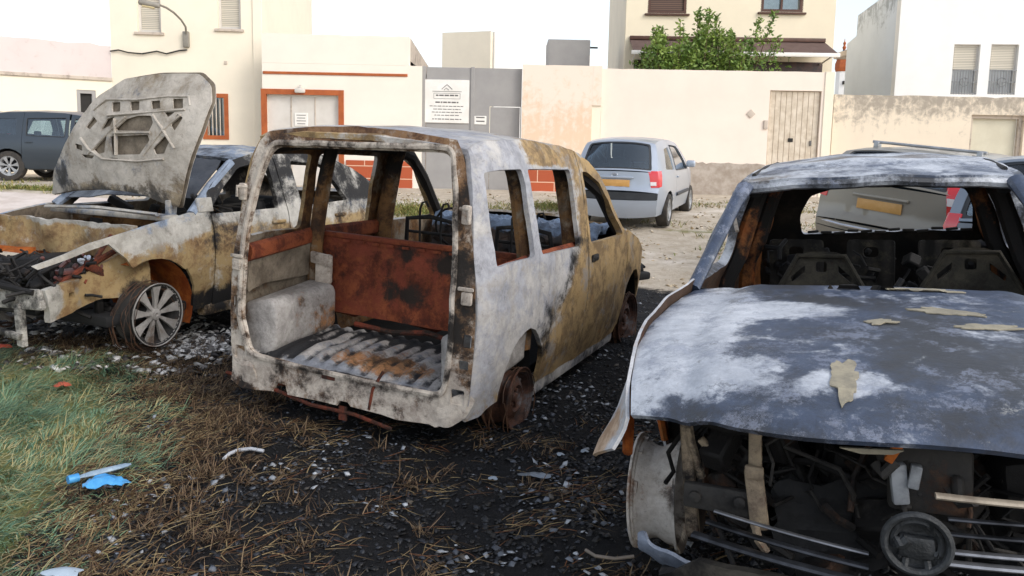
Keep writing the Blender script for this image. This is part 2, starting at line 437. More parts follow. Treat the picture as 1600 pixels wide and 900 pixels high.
def ground_mat():
    m, n, l, b = new_mat('ground_earth_and_ash'); co = coords(n)
    at = n.new('ShaderNodeAttribute'); at.attribute_name = 'zone'; sp = n.new('ShaderNodeSeparateColor'); l.new(at.outputs['Color'], sp.inputs[0])
    a = noise_n(n, l, .8, 9, .65, co, .3); m2 = noise_n(n, l, 4, 9, .72, co, .5); f = noise_n(n, l, 22, 8, .75, co); ff = noise_n(n, l, 90, 4, .7, co)
    earth = mix_n(n, l, sstep(n, l, m2, .35, .65), hx('cdc2b1'), hx('b5a691'))
    earth = mix_n(n, l, sstep(n, l, a, .52, .66), earth, hx('dfd5c8'))
    earth = mix_n(n, l, sstep(n, l, f, .56, .7), earth, hx('90795c'))
    earth = mix_n(n, l, sstep(n, l, ff, .64, .74), earth, hx('6d5a42'))
    gr = mix_n(n, l, sstep(n, l, m2, .35, .65), hx('5f6a3c'), hx('8a8450'))
    def amt(o, nz, k, w):
        return sstep(n, l, math_n(n, l, 'ADD', o, math_n(n, l, 'MULTIPLY', math_n(n, l, 'SUBTRACT', nz, .5), k)), .5 - w, .5 + w)
    col = mix_n(n, l, amt(sp.outputs[1], m2, 1.2, .2), earth, gr)
    ash = mix_n(n, l, sstep(n, l, f, .3, .7), hx('08080a'), hx('141417'))
    ash = mix_n(n, l, sstep(n, l, math_n(n, l, 'ADD', math_n(n, l, 'MULTIPLY', m2, .5), math_n(n, l, 'MULTIPLY', f, .5)), .55, .68), ash, hx('2a2d34'))
    ash = mix_n(n, l, sstep(n, l, ff, .66, .76), ash, hx('5a5e66'))
    ash = mix_n(n, l, math_n(n, l, 'MULTIPLY', sstep(n, l, a, .55, .7), .6), ash, hx('2e2017'))
    col = mix_n(n, l, amt(sp.outputs[0], m2, .9, .14), col, ash)
    l.new(col, b.inputs['Base Color']); b.inputs['Roughness'].default_value = .82; b.inputs['Specular IOR Level'].default_value = .3
    h = math_n(n, l, 'ADD', math_n(n, l, 'MULTIPLY', f, 1.0), math_n(n, l, 'MULTIPLY', ff, .4))
    bump_n(n, l, h, b, .9, .03)
    return m
I = np.arange(nx * ny).reshape(ny, nx)
F = np.stack([I[:-1, :-1].ravel(), I[:-1, 1:].ravel(), I[1:, 1:].ravel(), I[1:, :-1].ravel()], 1)
g = mk('ground', np.stack([x, y, z], 1), F, ground_mat(), None, None, None, zone); tag(g, kind='structure')
def gz(px, py):
    v = Vector((px * 1.1, py * 1.1, 0)); b_ = noise.fractal(v, .9, 2.1, 4); c_ = noise.fractal(Vector((px * 7, py * 7, 3)), .7, 2.2, 3)
    return float(terrain(px, py)) + b_ * .022 + c_ * .011

# pavement slab on the left, with its kerb edge
pv = MB(); nxp, nyp = 26, 10
pm = plain('worn_concrete', hx('d9cec6'), .85, c2=hx('c3b5aa'), sc=2.2, bump=.3)
Pp = []; cols = np.linspace(-17, -7.2, nxp); rows = np.linspace(12.2, 14.6, nyp)
for yy in rows:
    for k, xx in enumerate(cols):
        X_ = xx + (.5 * (14.6 - yy) / 2.4 if k == nxp - 1 else 0); Pp.append((X_, yy, float(terrain(X_, yy)) + .12))
nv = len(Pp); Pp += [(a, b, c - .35) for a, b, c in Pp]
Ff = [(j * nxp + i, j * nxp + i + 1, (j + 1) * nxp + i + 1, (j + 1) * nxp + i) for j in range(nyp - 1) for i in range(nxp - 1)]
ring = [i for i in range(nxp)] + [j * nxp + nxp - 1 for j in range(1, nyp)] + [(nyp - 1) * nxp + i for i in range(nxp - 2, -1, -1)] + [j * nxp for j in range(nyp - 2, 0, -1)]
Ff += [(ring[k], ring[(k + 1) % len(ring)], ring[(k + 1) % len(ring)] + nv, ring[k] + nv) for k in range(len(ring))]
tag(mk('pavement', Pp, Ff, pm), kind='structure')

# ------------------------------------------------------------------ facades
class Facade:
    """a building front: local x runs along the wall, local y away from the street, z up from the local origin"""
    def __init__(s, name, label, cat, pl, yl, pr, yr, group=None, ref=150):
        A = at_y(pl, ref, yl); B = at_y(pr, ref, yr)
        s.A = np.array([A[0], yl, 0.0]); d = np.array([B[0] - A[0], yr - yl]); s.len = float(np.hypot(*d)); s.a = math.atan2(d[1], d[0])
        s.t = thing(name, label, cat, tuple(s.A), (0, 0, s.a), group)
    def loc(s, px, py, dy=0.0):
        """local x, z where the pixel's ray meets the plane local y = dy"""
        p = on_plane(px, py, (s.A[0], s.A[1], s.A[2], s.a), 1, dy); return float(p[0]), float(p[2])
    def rect(s, x0, x1, y0, y1):
        a, t = s.loc(x0, y0); b, q = s.loc(x1, y1); a2, _ = s.loc(x0, y1); b2, _ = s.loc(x1, y0)
        return ((a + a2) / 2, (b + b2) / 2, q, t)       # x0, x1, z0, z1
    def wall(s, name, x0, x1, z0, z1, mat, holes=(), thick=.3, dy=0.0, ra=0.0, step=.6):
        out = [(x0, z0), (x1, z0), (x1, z1), (x0, z1)]
        if ra: 
            top = [(x, z1 + ra * noise.noise(Vector((x * 2.3, 5.1, z1)))) for x in np.arange(x1, x0, -.25)]
            out = [(x0, z0), (x1, z0)] + top + [(x0, z1)]
        hs = [[(h[0], h[2]), (h[1], h[2]), (h[1], h[3]), (h[0], h[3])] for h in holes]
        return panel(name, out, hs, lambda a, b: np.stack([a, np.full_like(a, dy), b], 1), mat, s.t, step=step, thick=thick, out_dir=(0, -1, 0), sharp=30)
    def box(s, name, x0, x1, z0, z1, y0, y1, mat, parent=None, bevel=.008):
        o = MB().box(((x0 + x1) / 2, (y0 + y1) / 2, (z0 + z1) / 2), (x1 - x0, y1 - y0, z1 - z0), bevel=bevel, seg=1).build(name, mat, parent or s.t); return o
def frame_mb(mb, x0, x1, z0, z1, w, y0, y1, bottom=True):
    d = y1 - y0; yc = (y0 + y1) / 2; zc_ = (z0 + z1) / 2
    mb.box((x0 + w / 2, yc, zc_), (w, d, z1 - z0)); mb.box((x1 - w / 2, yc, zc_), (w, d, z1 - z0))
    mb.box(((x0 + x1) / 2, yc, z1 - w / 2), (x1 - x0 - 2 * w, d, w))
    if bottom: mb.box(((x0 + x1) / 2, yc, z0 + w / 2), (x1 - x0 - 2 * w, d, w))
    return mb

cream = wall_mat('cream_render', hx('f2e8d4'), hx('dccdb3'), .2, drip=.2)
white = wall_mat('white_render', hx('f2eadc'), hx('dcd2c2'), .2, drip=.2)
lilac = wall_mat('greyish_parapet', hx('d8ccc8'), hx('b9aba3'), .3)
pink = wall_mat('faded_pink_render', hx('e8ccb0'), hx('ecdfd0'), .38, top=(2.2, 3.6, .16), drip=.25)
dirty = wall_mat('stained_render', hx('e8dac5'), hx('9d9488'), .24, top=(1.6, 3.3, .22), drip=.3)
grimy = wall_mat('grimy_side_wall', hx('c9bcae'), hx('8d8176'), .34, drip=.3)
palewall = wall_mat('pale_blue_white_render', hx('f4f3f0'), hx('c7c9cc'), .1)
sidewall = wall_mat('shaded_side_of_white_house', hx('dfe6ee'), hx('9fa6ad'), .16, top=(4.6, 6.8, .3), drip=.4)  # bluish base colour paints in the shade on this face of the house
brick = tile_mat('orange_tile_dado', hx('b4552f'), hx('d9b79b'), (.9, .33))
terra = plain('terracotta_paint', hx('b3602f'), .7, c2=hx('9d4f25'), sc=4)
greydoor = plain('grey_painted_steel', hx('a09d9a'), .5, c2=hx('959290'), sc=1.5)
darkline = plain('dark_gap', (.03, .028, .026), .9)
lightdoor = plain('light_grey_door', hx('d8d3cb'), .5, c2=hx('cbc5bc'), sc=2)
wood_pale = plain('weathered_pale_wood', hx('ddd1bf'), .8, c2=hx('c3b49f'), sc=5, bump=.3)
signw = plain('sign_board_white', hx('efece6'), .5, c2=hx('e4e0d8'), sc=3)
ink = plain('sign_ink', hx('6d6a68'), .7)
shutter = tile_mat('roller_shutter_slats', hx('d9d2c2'), hx('a79f90'), (30, .05))
brownwood = plain('brown_window_wood', hx('5a3a2c'), .5, c2=hx('482c20'), sc=4)
plaster = plain('grey_cement_plinth', hx('b9aea3'), .9, c2=hx('978a7c'), sc=3.5, bump=.3)
curtain = plain('white_curtain', hx('e8e6e0'), .9)
bronze = plain('dark_interior', (.03, .028, .03), .5)
awnm = plain('brown_awning_cloth', hx('6a5650'), .9, c2=hx('5a4741'), sc=3)

# A: low house on the far left, running back along the side street
f = Facade('low_house', 'low cream house with a greyish parapet and one dark doorway at the far left', 'house', -60, 19.9, 176, 22.0)
L = f.len; zt = f.loc(90, 64)[1]; zl = f.loc(90, 122)[1]
d = f.rect(122, 152, 140, 260); d = (d[0], d[1], .1, d[3])
f.wall('wall', 0, L, -.3, zl, cream, [d]); f.wall('parapet', 0, L, zl + .09, zt, lilac, dy=.03, thick=.25, ra=.06)
f.box('ledge', 0, L, zl, zl + .09, -.05, .28, grimy)
f.box('roof', 0, L, zl - .3, zl - .05, .3, 5, grimy); f.box('side_wall', 0, .3, -.3, zt, .33, 5, cream)
fr = frame_mb(MB(), d[0], d[1], d[2], d[3], .09, .02, .1, False).build('door_frame', greydoor, f.t)
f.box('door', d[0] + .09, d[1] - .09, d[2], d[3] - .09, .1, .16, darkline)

# B: two storey cream house
f = Facade('two_storey_house', 'tall cream house with shuttered upper windows and an orange framed ground floor window', 'house', 176, 22.0, 410, 22.3)
L = f.len; w1 = f.rect(214, 251, -10, 51); w2 = f.rect(340, 376, -10, 46); w3 = f.rect(322, 352, 151, 213)
f.wall('wall', 0, L, -.3, 7.6, cream, [w1, w2, w3])
f.box('corner_pilaster', L - .22, L + .02, -.3, 7.6, -.04, .3, cream); f.box('roof', -.1, L + .1, 7.6, 7.75, -.1, 8, grimy)
f.box('side_wall', 0, .3, -.3, 7.6, .33, 8, cream); f.box('side_wall', L - .3, L, -.3, 7.6, .33, 8, cream)
for q in (w1, w2):
    o = frame_mb(MB(), q[0], q[1], q[2], q[3], .07, .1, .16).build('window', lightdoor, f.t)
    f.box('shutter', q[0] + .07, q[1] - .07, q[2] + .07, q[3] - .07, .12, .15, shutter, o); f.box('sill', q[0] - .08, q[1] + .08, q[2] - .07, q[2], -.06, .1, grimy, o)
q = w3
o = frame_mb(MB(), q[0] - .09, q[1] + .09, q[2] - .09, q[3] + .09, .11, -.03, .05).build('window', terra, f.t)
f.box('pane', q[0], q[1], q[2], q[3], .14, .16, M['glass_dark'], o)
gm = MB()
for k in range(5): xx = q[0] + (q[1] - q[0]) * (k + .5) / 5; gm.box((xx, .07, (q[2] + q[3]) / 2), (.02, .02, q[3] - q[2]))
gm.build('grille', wood_pale, o); f.box('curtain', q[0] + .1, q[1] - .12, q[2] + .05, q[3] - .05, .2, .23, curtain, o)
f.box('wall_vent', *f.rect(350, 355, 95, 101), -.02, .02, grimy)
fB = f
# lamp on its arm, bolted to the house
a0 = f.loc(292, 62); a1 = f.loc(290, 42)
lt = thing('street_lamp', 'old street lamp on a curved arm fixed to the cream house wall', 'street lamp', tuple(f.A + np.array([math.cos(f.a) * a0[0], math.sin(f.a) * a0[0], a0[1]])), (0, 0, f.a))
lm = plain('lamp_grey_metal', hx('8f8a80'), .5)
MB().box((0, -.06, 0), (.16, .12, .42), bevel=.02).build('bracket', lm, lt)
arc = []
for px, py, dy in ((291, 52, -.12), (290, 42, -.25), (283, 31, -.55), (272, 20, -.9), (260, 12, -1.2), (250, 8, -1.45)):
    p = f.loc(px, py, dy); arc.append((p[0] - a0[0], dy, p[1] - a0[1]))
MB().tube(arc, .028, 8).build('arm', lm, lt)
h = arc[-1]; MB().box((h[0] - .22, h[1] - .12, h[2]), (.5, .2, .13), (0, .12, .3), bevel=.05, seg=3).build('lamp_head', lm, lt)
MB().box((h[0] - .24, h[1] - .13, h[2] - .075), (.3, .15, .05), (0, .12, .3), bevel=.02, seg=2).build('lamp_glass', plain('lamp_lens', hx('c9b98e'), .3), lt)
# sagging cable along the wall
cb = []
for px, py in ((172, 80), (185, 78), (200, 82), (222, 84), (245, 80), (260, 84), (280, 79), (292, 78)):
    q2 = f.loc(px, py, -.05); cb.append(f.A + np.array([math.cos(f.a) * q2[0] + .05 * math.sin(f.a), math.sin(f.a) * q2[0] - .05, q2[1]]))
tag(MB().tube(cb, .02, 6).build('cable', darkline), 'dark cable sagging along the cream house front below the lamp', 'cable')

# C: low white garage building
f = Facade('garage_building', 'low white building with an orange stripe and an orange framed garage door', 'building', 410, 21.4, 659, 21.4)
L = f.len; xr = f.loc(639, 90)[0]; zt = f.loc(640, 57)[1]; zs = f.loc(650, 103)[1]
g1 = f.rect(417, 530, 147, 297); g1 = (g1[0], g1[1], .3, g1[3])
f.wall('wall', 0, L, 0, zs, white, [g1]); f.wall('upper_wall', 0, xr, zs + .003, zt, white, ra=.03)
q = f.rect(408, 637, 111, 120); f.box('stripe', q[0] + .05, q[1], q[2], q[3], -.03, .0, terra)
f.box('roof', 0, xr, zs, zs + .15, .31, 9, grimy)
# side wall running back
sA = xr; sb = panel('side_wall', [(.31, .5), (11, .5), (11, zt - .75), (.31, zt)], [], lambda a, b: np.stack([np.full_like(a, sA), a, b], 1), grimy, f.t, step=.8, thick=.25, out_dir=(1, 0, 0))
fm = frame_mb(MB(), g1[0] - .13, g1[1] + .13, g1[2], g1[3] + .14, .14, -.035, .05, False).build('door_frame', terra, f.t)
gd = MB().box(((g1[0] + g1[1]) / 2, .12, (g1[2] + g1[3]) / 2), (g1[1] - g1[0], .05, g1[3] - g1[2])).build('garage_door', lightdoor, f.t)
rb = MB()
for k in (.33, .66): rb.box((g1[0] + (g1[1] - g1[0]) * k, .09, (g1[2] + g1[3]) / 2), (.03, .02, g1[3] - g1[2] - .1))
rb.build('rib', grimy, gd)
q = f.rect(459, 480, 176, 197); sgn = f.box('notice', q[0], q[1], q[2], q[3], .075, .09, signw, gd)
mb = MB()
for k in range(4): mb.box(((q[0] + q[1]) / 2, .072, q[3] - .06 - k * .075), ((q[1] - q[0]) * (.7 - .1 * (k % 2)), .004, .018))
mb.build('lettering', ink, sgn)
q = f.loc(470, 142); ll = MB(); ll.box((q[0], -.09, q[1]), (.26, .14, .12), bevel=.03); ll.box((q[0], -.05, q[1] + .1), (.05, .05, .1)); ll.build('wall_light', lightdoor, f.t)
q = f.rect(541, 659, 250, 292); f.box('tiled_dado', q[0], q[1] - .25, .25, q[3], -.04, 0, brick)

# D: grey steel gate with its boards
f = Facade('metal_gate', 'tall grey steel sheet gate with a white notice board on its left leaf', 'gate', 659, 21.5, 815, 21.5)
L = f.len; zt = f.loc(735, 106)[1]; xm = f.loc(738, 180)[0]
f.box('leaf', .12, xm - .03, .35, zt, 0, .05, greydoor); 
wd = f.rect(764, 813, 166, 297); 
f.wall('leaf', xm + .03, L, .35, zt, greydoor, [(wd[0], wd[1] - .02, .36, wd[3])], thick=.05)
MB().box(((wd[0] + wd[1] - .02) / 2, .035, (.38 + wd[3]) / 2 - .01), (wd[1] - wd[0] - .05, .04, wd[3] - .4)).build('wicket_door', greydoor, f.t)
for xx in (.05, xm): f.box('post', xx - .05, xx + .05, .2, zt + .02, -.03, .09, greydoor)
q = f.rect(664, 733, 124, 193); bd = f.box('notice_board', q[0], q[1], q[2], q[3], -.035, -.003, signw)
mb = MB(); cx = (q[0] + q[1]) / 2; w_ = q[1] - q[0]; hh = q[3] - q[2]
mb.tube([(cx - .14, -.04, q[3] - hh * .22), (cx - .05, -.04, q[3] - hh * .15), (cx, -.04, q[3] - hh * .11), (cx + .05, -.04, q[3] - hh * .15), (cx + .14, -.04, q[3] - hh * .22)], .008, 5)
mb.tube([(cx - .08, -.04, q[3] - hh * .24), (cx - .02, -.04, q[3] - hh * .19), (cx + .05, -.04, q[3] - hh * .24)], .007, 5)
mb.box((cx, -.038, q[3] - hh * .27), (.66 * w_, .004, .012))
for yy, ww, th in ((.36, .5, .035), (.52, .52, .035), (.61, .78, .018), (.68, .62, .018), (.75, .68, .018), (.82, .56, .018), (.91, .66, .022)):
    r = random.Random(int(yy * 100)); t0 = -.5 * ww * w_
    while t0 < .5 * ww * w_ - .02:
        k = r.uniform(.04, .12); k = min(k, .5 * ww * w_ - t0); mb.box((cx + t0 + k / 2, -.038, q[3] - hh * yy), (k, .004, th)); t0 += k + .022
frame_mb(mb, cx - .3 * w_, cx + .3 * w_, q[3] - hh * .44, q[3] - hh * .31, .008, -.04, -.036)
mb.build('lettering', ink, bd)
q = f.rect(741, 760, 181, 195); sb2 = f.box('small_notice', q[0], q[1], q[2], q[3], -.02, -.003, signw)
mb = MB()
for k in range(2): mb.box(((q[0] + q[1]) / 2, -.022, q[2] + .09 + k * .1), ((q[1] - q[0]) * .7, .004, .03))
mb.build('lettering', ink, sb2)

# E: faded pink wall block
f = Facade('boundary_wall', 'faded pink boundary wall block between the grey gate and the long cream wall', 'wall', 816, 21.3, 940, 21.3)
L = f.len; zt = f.loc(880, 102)[1]; xs_ = f.loc(924, 200)[0]; zst = f.loc(930, 165)[1]
f.wall('wall', 0, xs_, .1, zt, pink, ra=.02); f.wall('stepped_end', xs_ + .002, L, zst, zt, pink, ra=.02)
f.wall('return_wall', xs_ + .002, L, .1, zst - .002, cream, dy=.04)
q = f.rect(818, 886, 262, 297); f.box('tiled_dado', q[0], q[1], .2, q[3], -.04, 0, brick)

# F: long cream wall with the wooden door
f = Facade('boundary_wall', 'long cream boundary wall with a weathered pale wooden door and a grey foot', 'wall', 940, 21.45, 1301, 21.2)
L = f.len; zt = f.loc(1120, 110)[1]; dr = f.rect(1199, 1279, 141, 297); dr = (dr[0], dr[1], .45, dr[3])
f.wall('wall', 0, L, .2, zt, wall_mat('cream_boundary_render', hx('f2e4d6'), hx('cdbfae'), .12, lo=(.5, 1.7, .12)), [dr], ra=.015)
mb = MB(); n_ = 9; w_ = (dr[1] - dr[0] - .04) / n_
for k in range(n_): mb.box((dr[0] + .02 + w_ * (k + .5), .09, (dr[2] + dr[3]) / 2), (w_ - .012, .04, dr[3] - dr[2] - .03), bevel=.004, seg=1)
mb.box(((dr[0] + dr[1]) / 2, .10, (dr[2] + dr[3]) / 2), (dr[1] - dr[0] - .03, .02, dr[3] - dr[2] - .03)); do = mb.build('door', wood_pale, f.t); q = f.loc(1235, 219, .06)
MB().box((q[0], .06, q[1]), (.13, .02, .1), bevel=.01).build('letter_slot', darkline, do); q = f.loc(1266, 224, .06)
MB().box((q[0], .05, q[1]), (.05, .05, .14), bevel=.01).build('lock', ink, do)
q = f.rect(1193, 1199, 188, 202); f.box('meter_box', q[0], q[1], q[2], q[3], -.05, 0, grimy)
q = f.loc(1173, 178); MB().box((q[0], -.012, q[1]), (.17, .03, .17), (0, R(45), 0), bevel=.01).build('wall_plaque', grimy, f.t)
x0, z1 = f.loc(1062, 253); x1 = dr[0] - .02
out = ragged([(x0, .3), (x1, .3), (x1, z1 - .02), (x0, z1)], .05, .12, 3)
panel('cement_plinth', out, [], lambda a, b: np.stack([a, np.full_like(a, -.022), b], 1), plaster, f.t, step=.3, thick=.03, out_dir=(0, -1, 0))
# cream pillar end
f.box('end_pillar', L - .22, L + .02, .2, zt + .01, -.03, .31, cream)

# G: cream house behind the long wall
f = Facade('apartment_house', 'tall cream house behind the long wall with brown windows over a brown awning', 'house', 977, 26.0, 1303, 25.7, ref=60)
L = f.len; w1 = f.rect(1013, 1073, -20, 21); w2 = f.rect(1190, 1255, -20, 19)
yard = f.rect(1000, 1285, 95, 130)
f.wall('wall', 0, L, 0, 9.5, wall_mat('cream_house_render', hx('f2e6cc'), hx('dccaa6'), .1), [w1, w2])
f.box('side_wall', 0, .3, 0, 9.5, .33, 8, cream); f.box('side_wall', L - .3, L, 0, 9.5, .33, 8, cream); f.box('roof', -.1, L + .1, 9.5, 9.65, -.1, 8, grimy)
for i, q in enumerate((w1, w2)):
    o = frame_mb(MB(), q[0] - .02, q[1] + .02, q[2] - .02, q[3], .1, .0, .1).build('window', brownwood, f.t)
    if i == 0: f.box('shutter', q[0] + .08, q[1] - .08, q[2] + .08, q[3] - .08, .05, .08, tile_mat('brown_shutter_slats', hx('6d5345'), hx('3c2a22'), (30, .06)), o)
    else:
        f.box('pane', q[0] + .08, q[1] - .08, q[2] + .08, q[3] - .08, .12, .13, M['glass'], o); f.box('curtain', q[0] + .1, q[1] - .1, q[2] + .1, q[3] - .1, .2, .22, curtain, o)
        MB().box(((q[0] + q[1]) / 2, .06, (q[2] + q[3]) / 2), (.06, .06, q[3] - q[2] - .1)).build('mullion', brownwood, o)
    f.box('sill', q[0] - .1, q[1] + .1, q[2] - .08, q[2] - .022, -.1, .05, brownwood, o)
q = f.rect(983, 1287, 62, 91)
aw = thing('awning', 'brown cloth awning with a white front rail on the tall cream house', 'awning', tuple(f.A + np.array([0, 0, q[2]])), (0, 0, f.a))
hA = q[3] - q[2]
panel('canopy', [(q[0], 0), (q[1], 0), (q[1], 1), (q[0], 1)], [], lambda a, b: np.stack([a, -1.3 * (1 - b) - .05, hA * b], 1), awnm, aw, step=.4, thick=.02, out_dir=(0, -1, 1))
MB().box(((q[0] + q[1]) / 2, -1.36, -.06), (q[1] - q[0] + .1, .08, .12), bevel=.01).build('front_rail', signw, aw)
MB().box(((q[0] + q[1]) / 2, -.08, hA + .05), (q[1] - q[0], .14, .12), bevel=.01).build('cassette', brownwood, aw)
for xx in (q[0] + .1, q[1] - .1): MB().tube([(xx, -.05, -.2), (xx, -1.3, -.05)], .025, 6).build('arm', signw, aw)
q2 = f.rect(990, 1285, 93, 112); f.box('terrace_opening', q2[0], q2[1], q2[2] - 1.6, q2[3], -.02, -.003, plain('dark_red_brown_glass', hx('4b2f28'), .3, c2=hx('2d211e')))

# H: grey box on the roof line and pale house far behind
f = Facade('rooftop_tank', 'grey box shaped roof structure standing behind the faded pink wall', 'tank', 857, 27, 922, 27)
q = f.rect(856, 922, 61, 104); f.box('tank_body', q[0], q[1], 0, q[3], 0, 1.7, greydoor, bevel=.02)
q = f.loc(926, 70); MB().box((q[0] + .1, .8, q[1]), (.3, .06, .05)).build('pipe', darkline, f.t)
f = Facade('distant_house', 'pale flat roofed house seen small above the grimy side wall', 'house', 690, 42, 765, 41)
q = f.rect(690, 765, 51, 120); f.wall('wall', 0, f.len, 0, q[3], cream); 
ang = .0
panel('side_wall', [(.3, 0), (9, 0), (9, q[3] - .4), (.3, q[3])], [], lambda a, b: np.stack([f.len + a * .35, a, b], 1), palewall, f.t, step=1, thick=.3, out_dir=(1, 0, 0))
f.box('roof', 0, f.len, q[3] - .4, q[3] - .2, .3, 8, grimy)

# I: church spire far away
yS = 75; q = at_y(1314, 150, yS); t = thing('church_tower', 'small white church tower with an orange drum and pointed blue cap', 'tower', (q[0], yS, 0))
pz = lambda py: at_y(1314, py, yS)[2]; k = yS / FPX
mb = MB(); mb.lathe([(0, 10 * k), (pz(112), 10 * k)], axis='Z', seg=8, cap=True).build('tower_shaft', palewall, t)
MB().lathe([(pz(112), 11 * k), (pz(108), 12.4 * k), (pz(100), 12.4 * k), (pz(98), 11.5 * k), (pz(93), 10 * k)], axis='Z', seg=8, cap=True).build('drum', terra, t)
MB().lathe([(pz(93), 10.5 * k), (pz(90), 8 * k), (pz(86), 4 * k), (pz(80), 2.2 * k), (pz(78), 2 * k)], axis='Z', seg=16, cap=True).build('cap', plain('blue_tiles', hx('3c556e'), .3), t)
MB().lathe([(pz(78), 1.6 * k), (pz(74), 3 * k), (pz(71), 1.4 * k), (pz(67), 2.4 * k), (pz(65), .8 * k), (pz(60), .3 * k)], axis='Z', seg=10, cap=True).build('finial', terra, t)
MB().box((0, -10 * k, pz(130)), (6 * k, .3, 5 * k)).build('louvre', darkline, t)

# J: weathered wall at the right with the cream garage door
f = Facade('boundary_wall', 'stained grey and cream boundary wall with a cream garage door at the right', 'wall', 1304, 21.5, 1680, 21.2)
L = f.len; zt = f.loc(1450, 150)[1]; dr = f.rect(1513, 1596, 179, 300); dr = (dr[0], dr[1], .4, dr[3])
f.wall('wall', 0, L, .2, zt, dirty, [dr], ra=.04)
frame_mb(MB(), dr[0], dr[1], dr[2], dr[3], .09, .1, .2, False).build('door_frame', grimy, f.t)
f.box('door', dr[0] + .09, dr[1] - .09, dr[2], dr[3] - .09, .2, .25, plain('cream_steel_door', hx('d3cdb8'), .6, c2=hx('c8c1ab'), sc=2))

# K: white house at the right behind that wall
f = Facade('white_house', 'large white house on the right with two half lowered roller shutters', 'house', 1397, 25.0, 1720, 24.6)
L = f.len; w1 = f.rect(1488, 1529, 69, 148); w2 = f.rect(1546, 1589, 69, 148)
f.wall('wall', 0, L, 0, 7.0, palewall, [w1, w2])
zz = lambda py, dy: f.loc(1380, py, dy)[1]
panel('side_wall', [(.31, 0), (4.6, 0), (4.6, 5.5), (3.7, 5.65), (3.7, 6.35), (1.3, 6.6), (.31, 6.95)], [], lambda a, b: np.stack([0 * a, a, b], 1), sidewall, f.t, step=.8, thick=.3, out_dir=(-1, 0, 0))
f.box('roof', 0.3, L, 5.2, 5.4, .3, 7, grimy)
for q in (w1, w2):
    o = frame_mb(MB(), q[0], q[1], q[2], q[3], .06, .12, .18).build('window', lightdoor, f.t); zm = q[2] + (q[3] - q[2]) * .5
    f.box('shutter', q[0] + .06, q[1] - .06, zm, q[3] - .06, .1, .14, shutter, o)
    f.box('pane', q[0] + .06, q[1] - .06, q[2] + .06, zm, .16, .17, plain('frosted_pane', hx('b4b8bb'), .3, c2=hx('a6aaae'), sc=2), o)
    gm = MB(); nb = 8
    for k in range(nb): gm.box((q[0] + .06 + (q[1] - q[0] - .12) * (k + .5) / nb, .02, (q[2] + zm) / 2), (.02, .02, zm - q[2]))
    for zz2 in (q[2] + .03, (q[2] + zm) / 2, zm - .02): gm.box(((q[0] + q[1]) / 2, .02, zz2), (q[1] - q[0], .025, .025))
    gm.tube([((q[0] + q[1]) / 2 + .13 * math.cos(a), .0, (q[2] + zm) / 2 + .13 * math.sin(a)) for a in np.linspace(0, 2 * math.pi, 14)[:-1]], .014, 5, closed=True)
    gm.build('grille', plain('grey_grille', hx('8d8f90'), .5), o)

# ------------------------------------------------------------------ bush in front of the awning
def leaf_mat(name, a, b_):
    m, n, l, b = new_mat(name); co = coords(n)
    c = mix_n(n, l, sstep(n, l, noise_n(n, l, 2.2, 4, .6, co), .35, .65), a, b_)
    l.new(c, b.inputs['Base Color']); b.inputs['Roughness'].default_value = .5
    b.inputs['Transmission Weight'].default_value = 0.0; b.inputs['Subsurface Weight'].default_value = 0.0
    return m
def leaves(rg, pts, size, flat=.45):
    V, F = [], []
    for p in pts:
        s = size * rg.uniform(.6, 1.35); d = Vector((rg.uniform(-1, 1), rg.uniform(-1, 1), rg.uniform(-.3, .9))).normalized()
        u = d.orthogonal().normalized(); u.rotate(Matrix.Rotation(rg.uniform(0, 6.28), 3, d)); b0 = len(V); p = Vector(p); nn = d.cross(u) * s * .12
        V += [p, p + d * s * .5 + u * s * flat * .5 + nn, p + d * s, p + d * s * .5 - u * s * flat * .5 + nn]; F.append((b0, b0 + 1, b0 + 2, b0 + 3))
    return V, F
bc = at_y(1105, 108, 23.6); br = random.Random(5)
bt = thing('bush', 'bushy green shrub with upright shoots rising above the long cream wall', 'bush', (bc[0], 23.6, .4))
stems = MB(); pts = []
px2m = 23.6 / FPX; ztop = bc[2] - .4
for k in range(46):
    u = br.uniform(-1, 1); x0 = u * 92 * px2m
    hgt = (56 - 16 * u * u + br.uniform(-26, 18)) * px2m
    if k in (3, 4): x0 = -25 * px2m + .1 * k; hgt = 84 * px2m
    if k in (5, 6, 7): x0 = (-8 + 8 * (k - 5)) * px2m * 1.2; hgt = (92 - 6 * (k - 5)) * px2m
    if k in (8, 9): x0 = (88 - 6 * (k - 8)) * px2m; hgt = 78 * px2m
    y0 = br.uniform(-.8, .9)
    base = Vector((x0 * .45, y0 * .4, 0)); tip = Vector((x0 + br.uniform(-.1, .1), y0, ztop + hgt)); mid = base.lerp(tip, .6) + Vector((br.uniform(-.2, .2), br.uniform(-.2, .2), 0))
    path = [base.lerp(mid, t / 3) for t in range(3)] + [mid.lerp(tip, t / 5) for t in range(6)]
    stems.tube(path, [.022 * (1 - i / 10) + .004 for i in range(len(path))], 5)
    for _ in range(430):
        t = br.uniform(0, 1) ** .8; q = base.lerp(mid, t * 2) if t < .5 else mid.lerp(tip, t * 2 - 1)
        if q.z < ztop - 1.4: continue
        w_ = .30 * (1 - max(0, (q.z - ztop - hgt * .25) / (hgt * .8))) ** 1.3 + .035
        pts.append((q.x + br.gauss(0, w_ * .55), q.y + br.gauss(0, w_ * .5), q.z + br.uniform(-.1, .1)))
stems.build('trunk', plain('twig_bark', hx('5e5038'), .9), bt)
V, F2 = leaves(br, pts, .125)
mk('crown', V, F2, leaf_mat('shrub_leaves', hx('8aa048'), hx('5d7a38')), bt, None, None)

